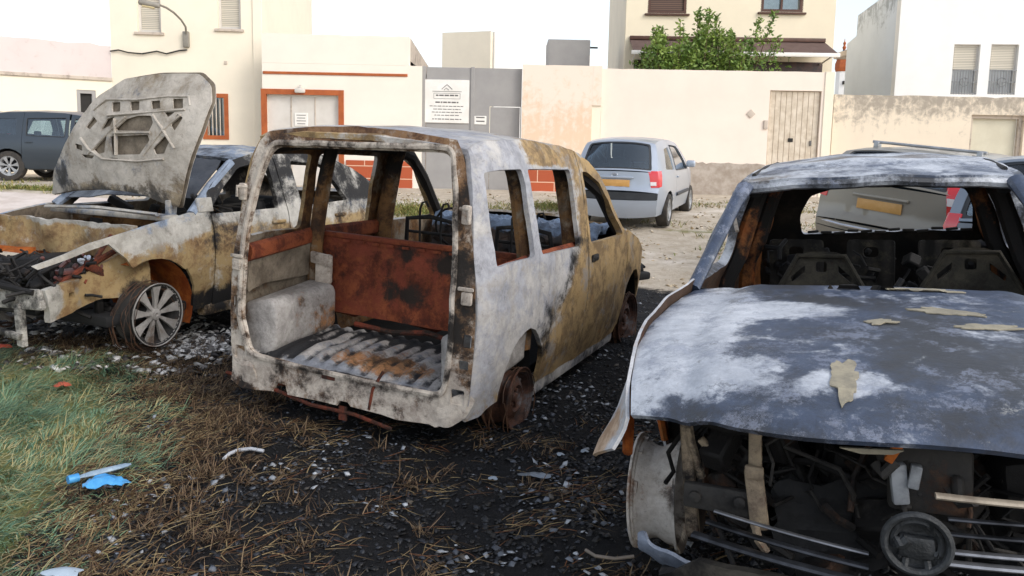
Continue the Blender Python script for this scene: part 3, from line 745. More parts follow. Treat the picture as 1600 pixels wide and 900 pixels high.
# ------------------------------------------------------------------ helpers for car bodies
def interp(tab):
    a = np.array(tab, float); return lambda v: np.interp(v, a[:, 0], a[:, 1])
def smooth_tab(tab, n=60):
    """piecewise table softened by averaging"""
    a = np.array(tab, float); xs_ = np.linspace(a[0, 0], a[-1, 0], n); ys_ = np.interp(xs_, a[:, 0], a[:, 1])
    k = np.array([1, 2, 3, 2, 1]) / 9; p = np.pad(ys_, 2, 'edge'); ys_ = np.convolve(p, k, 'valid')
    return lambda v: np.interp(v, xs_, ys_)
def mirror(pts): return [(-p[0], p[1]) for p in pts]
def arch(cy, cz, r, z0, n=12, front_first=False):
    """points of a wheel arch opening in the (y, z) outline, from the rear foot to the front foot"""
    th0 = math.asin(max(-1, min(1, (z0 - cz) / r)))
    a = np.linspace(math.pi - th0, th0, n)
    return [(cy + r * math.cos(t), cz + r * math.sin(t)) for t in a]
def noise_zone(base, spots):
    """base (r,g,b) plus soft ellipsoid spots (centre, radii, (r,g,b), weight)"""
    def f(P):
        z = np.tile(np.array(base, float), (len(P), 1))
        for c, rad, col in spots:
            w = np.clip(1.4 - np.sqrt((((P - np.array(c)) / np.array(rad)) ** 2).sum(1)) * 1.4, 0, 1)[:, None]
            z = z * (1 - w) + np.array(col) * w
        return z
    return f
def seam_tube(mb, pts, r): mb.tube(pts, r, 6)
def junk(mb, rg, lo, hi, n, s0, s1, tubes=.4):
    for _ in range(n):
        c = [rg.uniform(a, b) for a, b in zip(lo, hi)]
        if rg.random() < tubes:
            d = Vector((rg.gauss(0, 1), rg.gauss(0, 1), rg.gauss(0, .7))).normalized() * rg.uniform(s0, s1) * 1.6
            c = Vector(c); m = c + Vector((rg.gauss(0, 1), rg.gauss(0, 1), rg.gauss(0, 1))) * s0 * .5
            mb.tube([c - d * .5, m, c + d * .5], rg.uniform(.006, .018), 6)
        else:
            mb.box(c, [rg.uniform(s0, s1) * rg.uniform(.4, 1) for _ in range(3)], (rg.uniform(0, 3), rg.uniform(-.5, .5), rg.uniform(0, 3)), bevel=.01, seg=1)
    return mb

def liner(parent, x0, x1, yc, zc_, r, mat, zone=None, a0=-5, a1=185):
    th = [R(v) for v in np.linspace(a0, a1, 15)]
    P_ = [(x, yc + r * math.cos(t), zc_ + r * math.sin(t)) for x in (x0, x1) for t in th] + [(x0, yc + .02 * math.cos(t), zc_ + .02 * math.sin(t)) for t in th]
    n_ = len(th); F_ = [(i, i + 1, n_ + i + 1, n_ + i) for i in range(n_ - 1)] + [(i, i + 1, 2 * n_ + i + 1, 2 * n_ + i) for i in range(n_ - 1)]
    return mk('wheel_arch_liner', P_, F_, mat, parent, None, 60, zone(np.array(P_)) if zone else None)
def rim(parent, c, side, r, w, spokes, mat, face_mat=None, lip=False, wire=True, name='wheel', steel=False, tilt=(0, 0, 0), tyre=None, tyre_r=None, dark=None):
    """wheel built round its own axis (x = outwards * side); returns the wheel object with its rim, tyre and hub below it"""
    t = tuple(c)
    mb = MB(); s = side
    prof = [(-w * .5, r * .97), (-w * .5, r), (-w * .44, r * .99), (-w * .42, r * .90), (-w * .2, r * .86), (0, r * .78), (w * .2, r * .80), (w * .3, r * .88), (w * .42, r * .90), (w * .45, r * 1.0), (w * .5, r * 1.0), (w * .5, r * .965), (w * .40, r * .93), (w * .36, r * .86), (w * .2, r * .82), (0, r * .75), (-w * .4, r * .84), (-w * .5, r * .97)]
    mb.lathe([(h * s, q) for h, q in prof], axis='X', seg=40)
    o = mb.build(name, mat, parent); o.location = t; o.rotation_euler = tilt
    fm = face_mat or mat
    mb = MB()
    if steel:
        pr = [(w * .34, r * .90), (w * .16, r * .84), (w * .10, r * .74), (w * .30, r * .55), (w * .36, r * .42), (w * .22, r * .33), (w * .22, r * .17), (w * .36, r * .15), (w * .37, 0.001)]
        mb.lathe([(h * s, q) for h, q in pr], axis='X', seg=36)
        for k in range(10):
            a = 2 * math.pi * k / 10; mb.box((w * .17 * s, math.cos(a) * r * .70, math.sin(a) * r * .70), (.012, r * .1, r * .1), (a, 0, 0), bevel=.004, seg=1)
        for k in range(5):
            a = 2 * math.pi * k / 5; mb.lathe([(w * .2 * s, .012), (w * .32 * s, .012), (w * .33 * s, .001)], c=(0, math.cos(a) * r * .25, math.sin(a) * r * .25), axis='X', seg=8)
        mb.build('disc', fm, o)
    else:
        mb.lathe([(w * .30 * s, r * .001), (w * .42 * s, r * .06), (w * .40 * s, r * .17), (w * .28 * s, r * .22), (w * .1 * s, r * .22)], axis='X', seg=24)
        for k in range(spokes):
            a = 2 * math.pi * k / spokes + .2; da = 2 * math.pi / spokes
            A = []
            for (q, wa, dp) in ((.18, .42, .36), (.45, .44, .40), (.75, .46, .42), (.93, .54, .44)):
                for sg in (-1, 1):
                    aa = a + sg * wa * da * .5 * (1 if q > .3 else 1.4); A.append((dp * w * s, q * r * math.cos(aa), q * r * math.sin(aa)))
            B = [(p[0] - w * .13 * s, p[1], p[2]) for p in A]; pts = A + B; fs = []
            for j in range(3):
                i = 2 * j; fs += [(i, i + 1, i + 3, i + 2), (i + 8, i + 10, i + 11, i + 9), (i, i + 2, i + 10, i + 8), (i + 1, i + 9, i + 11, i + 3)]
            mb.poly(pts, fs)
        if lip: mb.lathe([(w * .40 * s, r * .93), (w * .46 * s, r * .95), (w * .51 * s, r * 1.0), (w * .53 * s, r * 1.02), (w * .50 * s, r * 1.03), (w * .44 * s, r * 1.01)], axis='X', seg=44)
        mb.build('spokes', fm, o)
    if wire:
        mb = MB(); rw = random.Random(int(abs(c[1]) * 100) + spokes)
        for k in range(9):
            x_ = rw.uniform(-w * .5, w * .5) * s; r0 = r * rw.uniform(.98, 1.16); ph = rw.uniform(0, 6)
            mb.tube([(x_ + .02 * math.sin(a * 2 + ph), (r0 + .018 * math.sin(a * 3 + ph)) * math.cos(a), max(-c[2] + .01, (r0 + .02 * math.cos(a * 2 + ph)) * math.sin(a) - .02 * (a % 3))) for a in np.linspace(0, 2 * math.pi, 26)], .0035, 4)
        mb.build('tyre_wire', M['char'], o, zonefn=zc(.7, .2))
    if dark:
        MB().lathe([(-w * .1 * s, .001), (-w * .1 * s, r * .62), (-w * .2 * s, r * .62), (-w * .2 * s, .001)], axis='X', seg=28).build('brake_disc', dark, o)
    if tyre:
        tr = tyre_r; MB().lathe([(-w * .5 * s, r * .98), (-w * .56 * s, r + (tr - r) * .5), (-w * .5 * s, tr * .975), (-w * .38 * s, tr), (w * .38 * s, tr), (w * .5 * s, tr * .975), (w * .56 * s, r + (tr - r) * .5), (w * .5 * s, r * .98)], axis='X', seg=44).build('tyre', tyre, o)
    return o

# ------------------------------------------------------------------ the burnt van in the middle
VP = (-.95, 4.38, -.015, -.422, 0, R(2.2))
van = car_thing('burnt_van', 'gutted pale and rusty van seen through its missing tailgate, between the two other burnt wrecks', 'van', VP, None)
ash1, ash2 = hx('b9bcc2'), hx('8f8e90'); tan1, tan2 = hx('a08a63'), hx('6b5030')
m_side = burnt('burnt_van_paint', hx('bdbab6'), hx('95918d'), hx('a68c62'), hx('776246'), rough=.7, bump=.6, spec=.35, blue=hx('a9aab0'))
m_inner = burnt('sooted_inner_steel', hx('8a7f70'), hx('5c5348'), hx('7a5a38'), hx('4a3322'), (.014, .012, .011), rough=.8)
m_frame = burnt('scorched_frame_steel', hx('cdc3b6'), hx('9d9187'), hx('84664a'), hx('4d3628'), (.02, .017, .015), rough=.75, sc=1.5, bump=.8)
m_rust = burnt('orange_rusted_steel', hx('7d3d2b'), hx('643124'), hx('86482c'), hx('58291b'), (.022, .016, .013), rough=.85, sc=1.2)
m_rim = burnt('rusty_steel_wheel', hx('5d5f63'), hx('403c3a'), hx('54382b'), hx('33211a'), rough=.7)
m_floor = burnt('ashy_floor_steel', hx('aeaaa6'), hx('7f7b78'), hx('a67852'), hx('5d4936'), (.02, .02, .022), rough=.7, sc=1.8, bump=.8, blue=hx('8d9199'))
m_soot = burnt('black_sooted_roof_lining', hx('2c2722'), hx('181512'), hx('2e2118'), hx('15100c'), (.006, .006, .006), rough=.85)
gz_ = smooth_tab([(.1, .90), (.2, .945), (.4, .985), (.7, 1.0), (.95, .985), (1.05, .965), (1.3, .915), (1.5, .865), (1.62, .825), (1.68, .785), (1.74, .72)])
py_ = smooth_tab([(-.1, .90), (0, .925), (.15, .965), (.5, 1.0), (2.8, 1.0), (3.4, .98), (3.8, .93), (4.02, .82), (4.1, .7)])
VW = .885
def vX(y, z): return VW * gz_(z) * py_(y)
def vside(s): return lambda a, b: np.stack([s * vX(a, b), a, b], 1)
def _st(v): v = np.clip(v, 0, 1); return v * v * (3 - 2 * v)
def side_zone(P):
    y, z = P[:, 1], P[:, 2]
    bnd = np.where(z < 1.0, .62 + 1.15 * z, np.where(z > 1.54, 1.0, 1.78))
    r = _st((y - bnd) / .75 + .5); low = _st((.36 - z) / .12) * (y < 1.3)
    edge = np.exp(-((y - bnd + .02) / .16) ** 2) * (z < 1.02)
    r = np.maximum(.16 + .72 * r, .55 * low); g = .10 + .42 * edge + .12 * _st((y - 2.2) / .8)
    g = g + .3 * np.exp(-(((y - .95) / .25) ** 2 + ((z - .6) / .12) ** 2)) + .22 * np.exp(-((y - 1.93) / .05) ** 2)
    bl = .62 * (1 - _st((y - bnd) / .4 + .5)); bl = bl * np.where(z > 1.0, 1, .75)
    return np.stack([np.clip(r, 0, 1), np.clip(g, 0, 1), bl], 1)
sideZ = {1: side_zone, -1: noise_zone((.6, .2, .1), [((-.8, .5, 1.6), (9, .7, .2), (.75, .1, 0)), ((-.8, .5, .7), (9, .6, .5), (.3, .15, 0))])}
ra_c, ra_r, fa_c, fa_r = (.79, .27), .325, (3.37, .27), .36
winA = rounded([(.34, 1.015), (.90, 1.0), (.87, 1.525), (.31, 1.525)], .045)
winB = rounded([(1.00, 1.0), (1.76, .98), (1.71, 1.505), (.96, 1.525)], .04)
winD = rounded([(2.01, .975), (2.86, .965), (2.62, 1.16), (2.36, 1.38), (2.16, 1.47), (2.00, 1.49)], .05)
rearline = [(0, .24), (.0, .6), (.02, .95), (.06, 1.25), (.12, 1.52), (.19, 1.66)]
roofline = [(.5, 1.70), (1.1, 1.715), (1.7, 1.68), (2.0, 1.63)]
for s in (1, -1):
    q = [(.24, .24)] + arch(ra_c[0], ra_c[1], ra_r, .245)[0:] + [(1.12, .19), (1.95, .16), (1.95, 1.0), (1.93, 1.50), (1.92, 1.645)] + roofline[:3][::-1] + rearline[::-1]
    panel('rear_side_panel', q, [winA, winB], vside(s), m_side, van, step=.055, thick=.03, mat_in=m_inner, ref=(0, 1.5, .8), warp=.012, wsc=3, zone=sideZ[s], seed=2)
    q = [(1.962, .16), (2.93, .17), (3.0, .35), (3.03, .8), (3.0, .965), (2.86, 1.02), (2.42, 1.42), (2.22, 1.56), (2.0, 1.625), (1.936, 1.643), (1.946, 1.5), (1.962, 1.0)]
    fd = panel('door', q, [winD], vside(s), m_side, van, step=.055, thick=.05, mat_in=m_inner, ref=(0, 1.5, .8), warp=.012, wsc=3, zone=sideZ[s], seed=4)
    hx0 = float(vX(2.03, .86)); MB().box((s * (hx0 + .008), 2.07, .87), (.02, .13, .05), bevel=.008).box((s * (hx0 + .014), 2.07, .87), (.02, .1, .02), bevel=.004).build('door_handle', M['char'], fd, zonefn=zc(.2, .6))
    q = [(2.945, .19)] + arch(fa_c[0], fa_c[1], fa_r, .22) + [(3.86, .25), (3.98, .42), (3.97, .6), (3.80, .74), (3.45, .88), (3.05, .985), (3.012, .96), (3.04, .8), (3.012, .35)]
    panel('front_wing', q, [], vside(s), m_side, van, step=.06, thick=.03, mat_in=m_inner, ref=(0, 3, .6), warp=.008, zone=sideZ[s], seed=5)
    # sill
    MB().box((s * (VW * .915 - .03), 2.03, .155), (.07, 1.84, .10), bevel=.02).build('sill', m_side, van, zonefn=zc(.2, .4, .5), jit=.006)
    # roof rail at the roof edge (inner box section) and pillars inside
    MB().tube([(s * (vX(y_, z_) - .10 + .05 * (y_ > 2.3)), y_, z_) for y_, z_ in ((.25, 1.59), (.6, 1.60), (1.2, 1.60), (1.8, 1.565), (2.1, 1.50), (2.5, 1.30), (2.9, .98))], .045, 8).build('roof_rail', m_inner, van, zonefn=zc(.3, .9))
    for yb, w_, z0 in ((.96, .045, .42), (1.86, .062, .2)):
        mb = MB(); mb.tube([(s * (vX(yb, z_) - .105), yb + (.04 * (1.6 - z_)), z_) for z_ in np.linspace(z0, 1.62, 9)], [w_ * (1.25 - .03 * k) for k in range(9)], 8)
        mb.build('inner_pillar', m_inner, van, zonefn=(lambda P: np.stack([np.full(len(P), .7), np.clip((P[:, 2] - .9) * 1.1, .15, .75), np.zeros(len(P))], 1)), jit=.006)
# roof
def roof_fn(a, b):
    e = np.interp(b, [.12, .19, .5, 1.1, 1.7, 2.0, 2.12], [1.64, 1.66, 1.70, 1.715, 1.68, 1.63, 1.59])
    w_ = vX(b, e); u = a; return np.stack([u * w_, b + .03 * (1 - u * u) * np.where(b > 1.8, 1, 0) - .05 * (1 - u ** 2) * (b < .4), e + .045 * (1 - np.abs(u) ** 2.6)], 1)
panel('roof', [(-1, .17), (1, .17), (1, 2.08), (-1, 2.08)], [], roof_fn, m_side, van, step=.07, thick=.03, mat_in=m_soot, out_dir=(0, 0, 1), warp=.007, zone=noise_zone((.4, .15, .4), [((.4, .4, 1.7), (.6, .7, 1), (.05, .05, .6)), ((-.4, .2, 1.7), (.5, .25, 1), (.75, .1, 0)), ((.1, .2, 1.7), (.5, .15, 1), (.8, .15, 0))]))
for yb in (.55, 1.1, 1.65):
    MB().tube([(x_, yb, 1.715 - .03 - .09 * (abs(x_) / .7) ** 2) for x_ in np.linspace(-.62, .62, 9)], .018, 6).build('roof_bow', m_soot, van, zonefn=zc(.2, .95))
# windscreen frame, bonnet, nose
def bon_fn(a, b):
    e = np.interp(b, [2.98, 3.2, 3.6, 3.9, 4.02], [1.0, .95, .85, .70, .56]); w_ = vX(b, e) - .012
    return np.stack([a * w_, b + .10 * (1 - a * a), e + .05 * (1 - np.abs(a) ** 2.5)], 1)
panel('bonnet', [(-1, 3.0), (1, 3.0), (1, 3.95), (-1, 3.95)], [], bon_fn, m_side, van, step=.08, thick=.02, mat_in=m_soot, out_dir=(0, 0, 1), warp=.012, zone=zc(.5, .2, .2))
panel('front_panel', rounded([(-.9, .22), (.9, .22), (.9, .66), (-.9, .66)], .08), [rect(-.35, .35, .28, .5, .04)], lambda a, b: np.stack([a * vX(3.95, b) * .98, 3.98 + .1 * (1 - a * a) - .05 * np.abs(a) ** 3, b], 1), m_frame, van, step=.08, thick=.03, out_dir=(0, 1, 0), warp=.02, zone=zc(.4, .6))
mb = MB(); mb.box((.78, 3.86, .50), (.12, .22, .07), (0, 0, -.4), bevel=.02); junk(mb, random.Random(3), (.45, 3.8, .38), (.8, 4.05, .62), 8, .05, .12)
mb.build('headlight_remains', M['dark'], van)
# rear frame
def vrear(a, b):
    z = b; x = a; u = np.clip(np.abs(x) / VW, 0, 1.05)
    y = np.interp(z, [.15, .24, .6, .95, 1.25, 1.52, 1.66, 1.76], [-.03, -.01, .0, .02, .06, .12, .18, .24]) - .045 * (1 - u ** 4)
    return np.stack([x, y, z], 1)
def vx0(z): return float(VW * gz_(z) * py_(0.0))
Lr = [(z_, vx0(z_)) for z_ in (.30, .42, .6, .8, 1.0, 1.2, 1.4, 1.55, 1.63)]
outR = [(w_, z_) for z_, w_ in Lr] + [(.62, 1.705), (.3, 1.735), (0, 1.745), (-.3, 1.73), (-.61, 1.685)] + [(-w_, z_) for z_, w_ in Lr[::-1]]
bot = [(-.80, .19), (-.72, .155), (-.6, .165), (-.48, .18), (-.45, .235), (-.38, .235), (-.36, .18), (-.2, .185), (-.02, .185), (.0, .215), (.06, .215), (.08, .195), (.28, .19), (.38, .18), (.5, .19), (.58, .195), (.62, .185), (.68, .21), (.76, .25)]
outR = outR + bot
holeR = rounded([(-.65, .385), (-.3, .368), (.3, .365), (.64, .372), (.665, .6), (.66, 1.1), (.635, 1.42), (.59, 1.655), (-.56, 1.615), (-.64, 1.40), (-.705, 1.1), (-.725, .6)], .06, 5)
def lampholes(s):
    return [rounded([(s * .735, .52), (s * .79, .52), (s * .79, .57), (s * .735, .57)], .01), rounded([(s * .75, .64), (s * .80, .64), (s * .80, .71), (s * .755, .71)], .012), rounded([(s * .70, .33), (s * .78, .33), (s * .775, .41), (s * .70, .41)], .012)]
hs = [holeR] + lampholes(1) + lampholes(-1) + [rounded([(x_, 1.665), (x_ + .09, 1.665), (x_ + .09, 1.685), (x_, 1.685)], .006) for x_ in (-.16, .03)]
fz = noise_zone((.48, .38, 0), [((.72, 0, .95), (.24, 9, .62), (.75, .62, 0)), ((.66, 0, 1.42), (.2, 9, .3), (.75, .45, 0)), ((-.72, 0, .9), (.10, 9, .2), (.5, .45, 0)), ((0, .1, 1.7), (.9, 9, .08), (.85, .15, 0)), ((.70, 0, .38), (.12, 9, .2), (.1, .1, 0)), ((0, 0, .3), (.6, 9, .1), (.3, .38, 0)), ((.55, 0, .2), (.2, 9, .12), (.15, .1, 0)), ((-.6, 0, .28), (.2, 9, .12), (.1, .22, .3))])
panel('tailgate_frame', outR, hs, vrear, m_frame, van, step=.035, thick=.045, mat_in=m_inner, out_dir=(0, -1, 0), warp=.006, wsc=9, zone=fz, seed=8)
# raised inner lip round the opening
lip = [vrear(np.array([p[0] * 1.03]), np.array([(p[1] - 1.03) * 1.015 + 1.03]))[0] + np.array([0, -.012, 0]) for p in resample(holeR, .09)]
MB().tube(lip, .017, 6, closed=True).build('door_seal_lip', m_frame, van, zonefn=noise_zone((.3, .45, 0), [((-.6, 0, 1.2), (.2, 9, .7), (.1, .15, 0))]), jit=.006)
# corner caps: gap pods on both lower corners, brackets and hinges
for s in (1, -1):
    mb = MB(); x_ = s * .80
    mb.box((s * .765, -.03, .90), (.06, .05, .07), bevel=.01); mb.box((s * .76, -.045, .95), (.09, .03, .02), bevel=.006)
    mb.build('hinge', m_frame, van, zonefn=zc(.3, .35)); mb = MB()
    mb.box((s * .735, -.0, 1.33), (.05, .06, .10), bevel=.012); mb.tube([(s * .70, -.01, 1.36), (s * .76, -.05, 1.36), (s * .76, -.05, 1.30)], .011, 6)
    mb.build('hinge', m_frame, van, zonefn=zc(.3, .35))
    def bump(a, b, s=s): return np.stack([s * a, -.055 + .10 * ((a - .62) / .25) ** 3 + .03 * (b > .31), b], 1)
    out = rounded([(.60, .20), (.70, .195), (.80, .27), (.83, .38), (.76, .385), (.66, .34), (.60, .27)], .03)
    panel('bumper_mount', out, [], bump, m_frame, van, step=.04, thick=.03, out_dir=(0, -1, 0), warp=.02, wsc=12, zone=zc(.1, .18, .1), seed=9)
mb = MB()
mb.tube([(-.5, -.02, .19), (-.2, -.05, .15), (.1, -.04, .15), (.35, -.06, .12)], .012, 6); mb.tube([(.28, -.04, .43), (.22, -.06, .32), (.2, -.06, .2)], .01, 6)
mb.box((-.08, -.05, .335), (.09, .03, .03), bevel=.006); mb.box((.02, -.03, .14), (.05, .03, .08)); mb.build('latch_and_wires', m_rust, van, zonefn=zc(.5, .5))
# sill shelf behind the opening, floor with ribs
fxs = np.linspace(-.72, .72, 121); fys = np.linspace(.03, 1.0, 30); FX, FY = np.meshgrid(fxs, fys)
rib = np.clip(np.sin(FX * 2 * math.pi / .103) * 2.2, -1, 1) * .009 * np.clip((FY - .14) * 14, 0, 1)
FZ = .35 + rib + .010 * vnoise(np.stack([FX.ravel(), FY.ravel(), 0 * FX.ravel()], 1), 5, 3).reshape(FX.shape)
fI = np.arange(FX.size).reshape(FX.shape); fF = np.stack([fI[:-1, :-1].ravel(), fI[:-1, 1:].ravel(), fI[1:, 1:].ravel(), fI[1:, :-1].ravel()], 1)
fP = np.stack([FX.ravel(), FY.ravel(), FZ.ravel()], 1)
fzn = noise_zone((.35, .22, .45), [((-.56, .4, .35), (.20, .6, 1), (.1, .95, .2)), ((.1, .08, .35), (.5, .06, 1), (.1, .8, .4)), ((0, .9, .35), (.8, .14, 1), (.2, .95, 0)), ((.15, .40, .35), (.45, .25, 1), (.75, .12, .2)), ((.6, .5, .35), (.13, .5, 1), (.5, .8, .1)), ((-.2, .18, .35), (.35, .12, 1), (.1, .12, .9))])(fP)
fzn[:, 1] += np.where(np.sin(FX.ravel() * 2 * math.pi / .103) < -.2, .28, -.05) * np.clip((FY.ravel() - .14) * 14, 0, 1)
mk('load_floor', fP, fF, m_floor, van, None, 70, fzn)
panel('cabin_floor', [(-.74, 1.0), (.74, 1.0), (.74, 3.0), (-.74, 3.0)], [], lambda a, b: np.stack([a, b, .25 + 0 * a], 1), m_soot, van, step=.15, thick=.03, out_dir=(0, 0, 1), zone=zc(.1, 1))
for s in (1, -1):
    MB().box((s * .69, .58, .49), (.25, .78, .32), bevel=.07, seg=5).build('wheel_box', m_floor, van, zonefn=noise_zone((.2, .05, 0), [((s * .5, .9, .45), (.3, .25, .2), (.7, .4, 0)), ((s * .5, .3, .7), (.3, .4, .06), (.1, .75, 0))]), jit=.03)
    q = rounded([(.18, .70), (.98, .68), (.98, .93), (.18, .96)], .05)
    panel('inner_side_trim', q, [], lambda a, b, s=s: np.stack([s * (vX(a, b) - .085), a, b], 1), m_inner, van, step=.08, thick=.01, out_dir=(-s, 0, 0), warp=.01, zone=noise_zone((.15, .12, 0), [((0, .6, .93), (9, .7, .04), (1, .2, 0))]))
    MB().tube([(s * (VW - .13), .15, .955), (s * (VW - .085), 1.0, .95), (s * (VW - .085), 1.9, .94)], .035, 8, flat=1.6).build('waist_rail', m_rust, van, zonefn=zc(.9, .25))
mb = MB(); mb.box((-.66, .93, .74), (.12, .05, .2), (0, 0, .2), bevel=.02); mb.box((-.66, .9, .81), (.17, .03, .08), (.2, .1, 0), bevel=.01); mb.build('seat_catch', m_frame, van, zonefn=zc(.3, .25))
# rust red rear seat back
seat = panel('rear_seat_back', rounded([(-.74, .45), (.74, .44), (.76, .95), (-.76, .95)], .04), [], lambda a, b: np.stack([a, 1.0 + .10 * (b - .45) + .006 * np.sin(a * 30), b], 1), m_rust, van, step=.05, thick=.035, out_dir=(0, -1, 0), warp=.008, zone=noise_zone((.5, .28, 0), [((-.15, 1, .63), (.30, 9, .10), (.5, .62, 0)), ((-.1, 1, .9), (.2, 9, .1), (.5, .65, 0)), ((.3, 1, .85), (.3, 9, .18), (.5, .78, 0)), ((-.4, 1, .75), (.2, 9, .2), (.5, .1, 0)), ((.1, 1, .75), (.2, 9, .06), (.5, .05, 0)), ((0, 1, .5), (.7, 9, .05), (.6, .1, 0))]))
mb = MB(); mb.box((0, 1.06, .962), (1.48, .05, .035), bevel=.008)
for x_ in np.linspace(-.55, .6, 11): mb.box((x_, 1.03, .932), (.05, .012, .016))
mb.build('top_rail', m_rust, seat, zonefn=zc(.6, .22))
MB().tube([(-.40, .93, .41), (-.1, .90, .40), (.15, .92, .43), (.35, .90, .41), (.68, .92, .41)], .018, 7).build('seat_hinge_bar', m_rust, van, zonefn=zc(.4, .5), jit=.01)
# front seats as bare frames
for sx in (-.38, .38):
    mb = MB()
    mb.tube([(sx - .22, 2.05, .45), (sx - .23, 1.98, .8), (sx - .2, 1.93, 1.02), (sx, 1.92, 1.05), (sx + .2, 1.93, 1.02), (sx + .23, 1.98, .8), (sx + .22, 2.05, .45)], .018, 8)
    mb.tube([(sx - .22, 1.98, .78), (sx + .22, 1.98, .78)], .012, 6); mb.tube([(sx - .22, 1.96, .92), (sx + .22, 1.96, .92)], .012, 6)
    for k in (-.09, .09):
        mb.tube([(sx + k, 1.94, .78), (sx + k, 1.925, 1.1), (sx + k + .02, 1.92, 1.15), (sx + k + .055, 1.92, 1.16), (sx + k + .075, 1.92, 1.12)], .009, 6)
    mb.tube([(sx - .22, 2.05, .45), (sx - .2, 2.5, .42), (sx + .2, 2.5, .42), (sx + .22, 2.05, .45)], .02, 8)
    mb.build('seat_frame', M['char'], van, zonefn=zc(.1, .5))
# crumpled dashboard with the steering column
m_dash = burnt('melted_dashboard', hx('55647a'), hx('2c3442'), hx('4a3a30'), hx('2c211b'), (.01, .01, .012), rough=.45, spec=.6, blue=hx('6d819c'))
def dash_fn(a, b):
    y = 2.62 + .34 * np.clip(b, 0, 1); z = np.interp(b, [-.5, 0, .15, 1], [.62, .93, 1.0, 1.0]); P_ = np.stack([a, y, z], 1)
    nz = np.array([noise.fractal(Vector((p[0] * 9, p[1] * 9, p[2] * 9)), .6, 2.2, 3) for p in P_])
    P_[:, 2] += .05 * nz; P_[:, 1] += .03 * nz; return P_
panel('dashboard', [(-.72, -.5), (.72, -.5), (.72, 1), (-.72, 1)], [], dash_fn, m_dash, van, step=.03, thick=.03, out_dir=(0, -.3, 1), zone=lambda P: np.stack([np.where(P[:, 2] < .92, .8, .1), np.where(P[:, 2] < .92, .55, .3), np.where(P[:, 2] < .92, 0, .5)], 1), sharp=30)
mb = MB(); mb.tube([(-.38, 2.35, .92), (-.38, 2.75, .8)], .03, 8); mb.tube([(-.38 + .17 * math.cos(a), 2.36 - .05 * math.sin(a), .93 + .16 * math.sin(a)) for a in np.linspace(0, 2 * math.pi, 20)[:-1]], .01, 6, closed=True); mb.build('steering_wheel', M['char'], van, zonefn=zc(0, .8))
# wheels
for s in (1, -1):
    rim(van, (s * .765, .74, .21), s, .19, .17, 0, m_rim, name='wheel', steel=True, tilt=(0, 0, 0))
    rim(van, (s * .74, 3.37, .232), s, .222, .17, 0, m_rim, name='wheel', steel=True, tilt=(0, 0, -.08))
    for yc in (.74, 3.37):
        liner(van, s * .63, s * .80, yc, .28, .34, m_soot, zc(.2, .7))
MB().box((0, 2.0, .2), (1.0, 3.0, .08), bevel=.02).build('underbody', M['dark'], van)
MB().tube([(-.75, .74, .2), (.75, .74, .2)], .04, 8).build('rear_axle', M['char'], van, zonefn=zc(.6, .4))
for o in van.children:
    if o.type == 'MESH' and 'zone' not in o.data.attributes:
        at = o.data.attributes.new('zone', 'FLOAT_COLOR', 'POINT'); at.data.foreach_set('color', np.tile(np.array([.6, .3, 0, 1], np.float32), len(o.data.vertices)))
def fill_zone(root, val=(.5, .3, 0)):
    for o in root.children_recursive:
        if o.type == 'MESH' and 'zone' not in o.data.attributes:
            at = o.data.attributes.new('zone', 'FLOAT_COLOR', 'POINT'); at.data.foreach_set('color', np.tile(np.array(list(val) + [1], np.float32), len(o.data.vertices)))
fill_zone(van, (.6, .2, 0))
# the van is a short one: bring its measured proportions in
def van_y(y): return np.where(y < .35, y * .155 / .35, .9 * y - .16)
seen = set()
for o in van.children_recursive:
    if o.type != 'MESH' or o.data.name in seen: continue
    seen.add(o.data.name)
    p = o
    while p.parent is not van: p = p.parent
    if p.name.startswith('wheel') and not p.name.startswith('wheel_'): continue
    co = np.empty(len(o.data.vertices) * 3, np.float32); o.data.vertices.foreach_get('co', co); co = co.reshape(-1, 3)
    far = _st((co[:, 1] - .05) / .5); co[:, 2] += .05 * far * _st((co[:, 2] - .0) / .2) * np.clip((1.75 - co[:, 2]) / .4, 0, 1); co[:, 1] = van_y(co[:, 1]); o.data.vertices.foreach_set('co', co.ravel()); o.data.update()
for o in van.children:
    if o.name.startswith('wheel') and not o.name.startswith('wheel_'): o.location.y = .58 if o.location.y < 2 else 2.93
# ------------------------------------------------------------------ parked cars that still run
M['tyre'] = plain('tyre_rubber', hx('2b2a2a'), .85, c2=hx('45403a'), sc=10)
M['alloy'] = plain('alloy_wheel', hx('b9bbbd'), .35, metal=.5, c2=hx('9a9c9e'))
M['plastic'] = plain('black_plastic_trim', hx('2a2d31'), .55, c2=hx('35383c'))
M['seat'] = plain('car_seat_cloth', hx('3a4046'), .9)
def lamp_mat(name, c):
    m, n, l, b = new_mat(name); b.inputs['Base Color'].default_value = rgb(c); b.inputs['Roughness'].default_value = .15; b.inputs['Coat Weight'].default_value = 1
    return m
M['red_lamp'] = lamp_mat('red_lamp_lens', hx('d8202a')); M['clear_lamp'] = lamp_mat('clear_lamp_lens', hx('e6dede')); M['plate'] = plain('number_plate', hx('d8a868'), .45, c2=hx('cd9a55'))
M['chrome'] = plain('chrome_trim', (.7, .7, .72), .15, metal=1.0)
M['interior'] = plain('car_interior', hx('24272b'), .9)

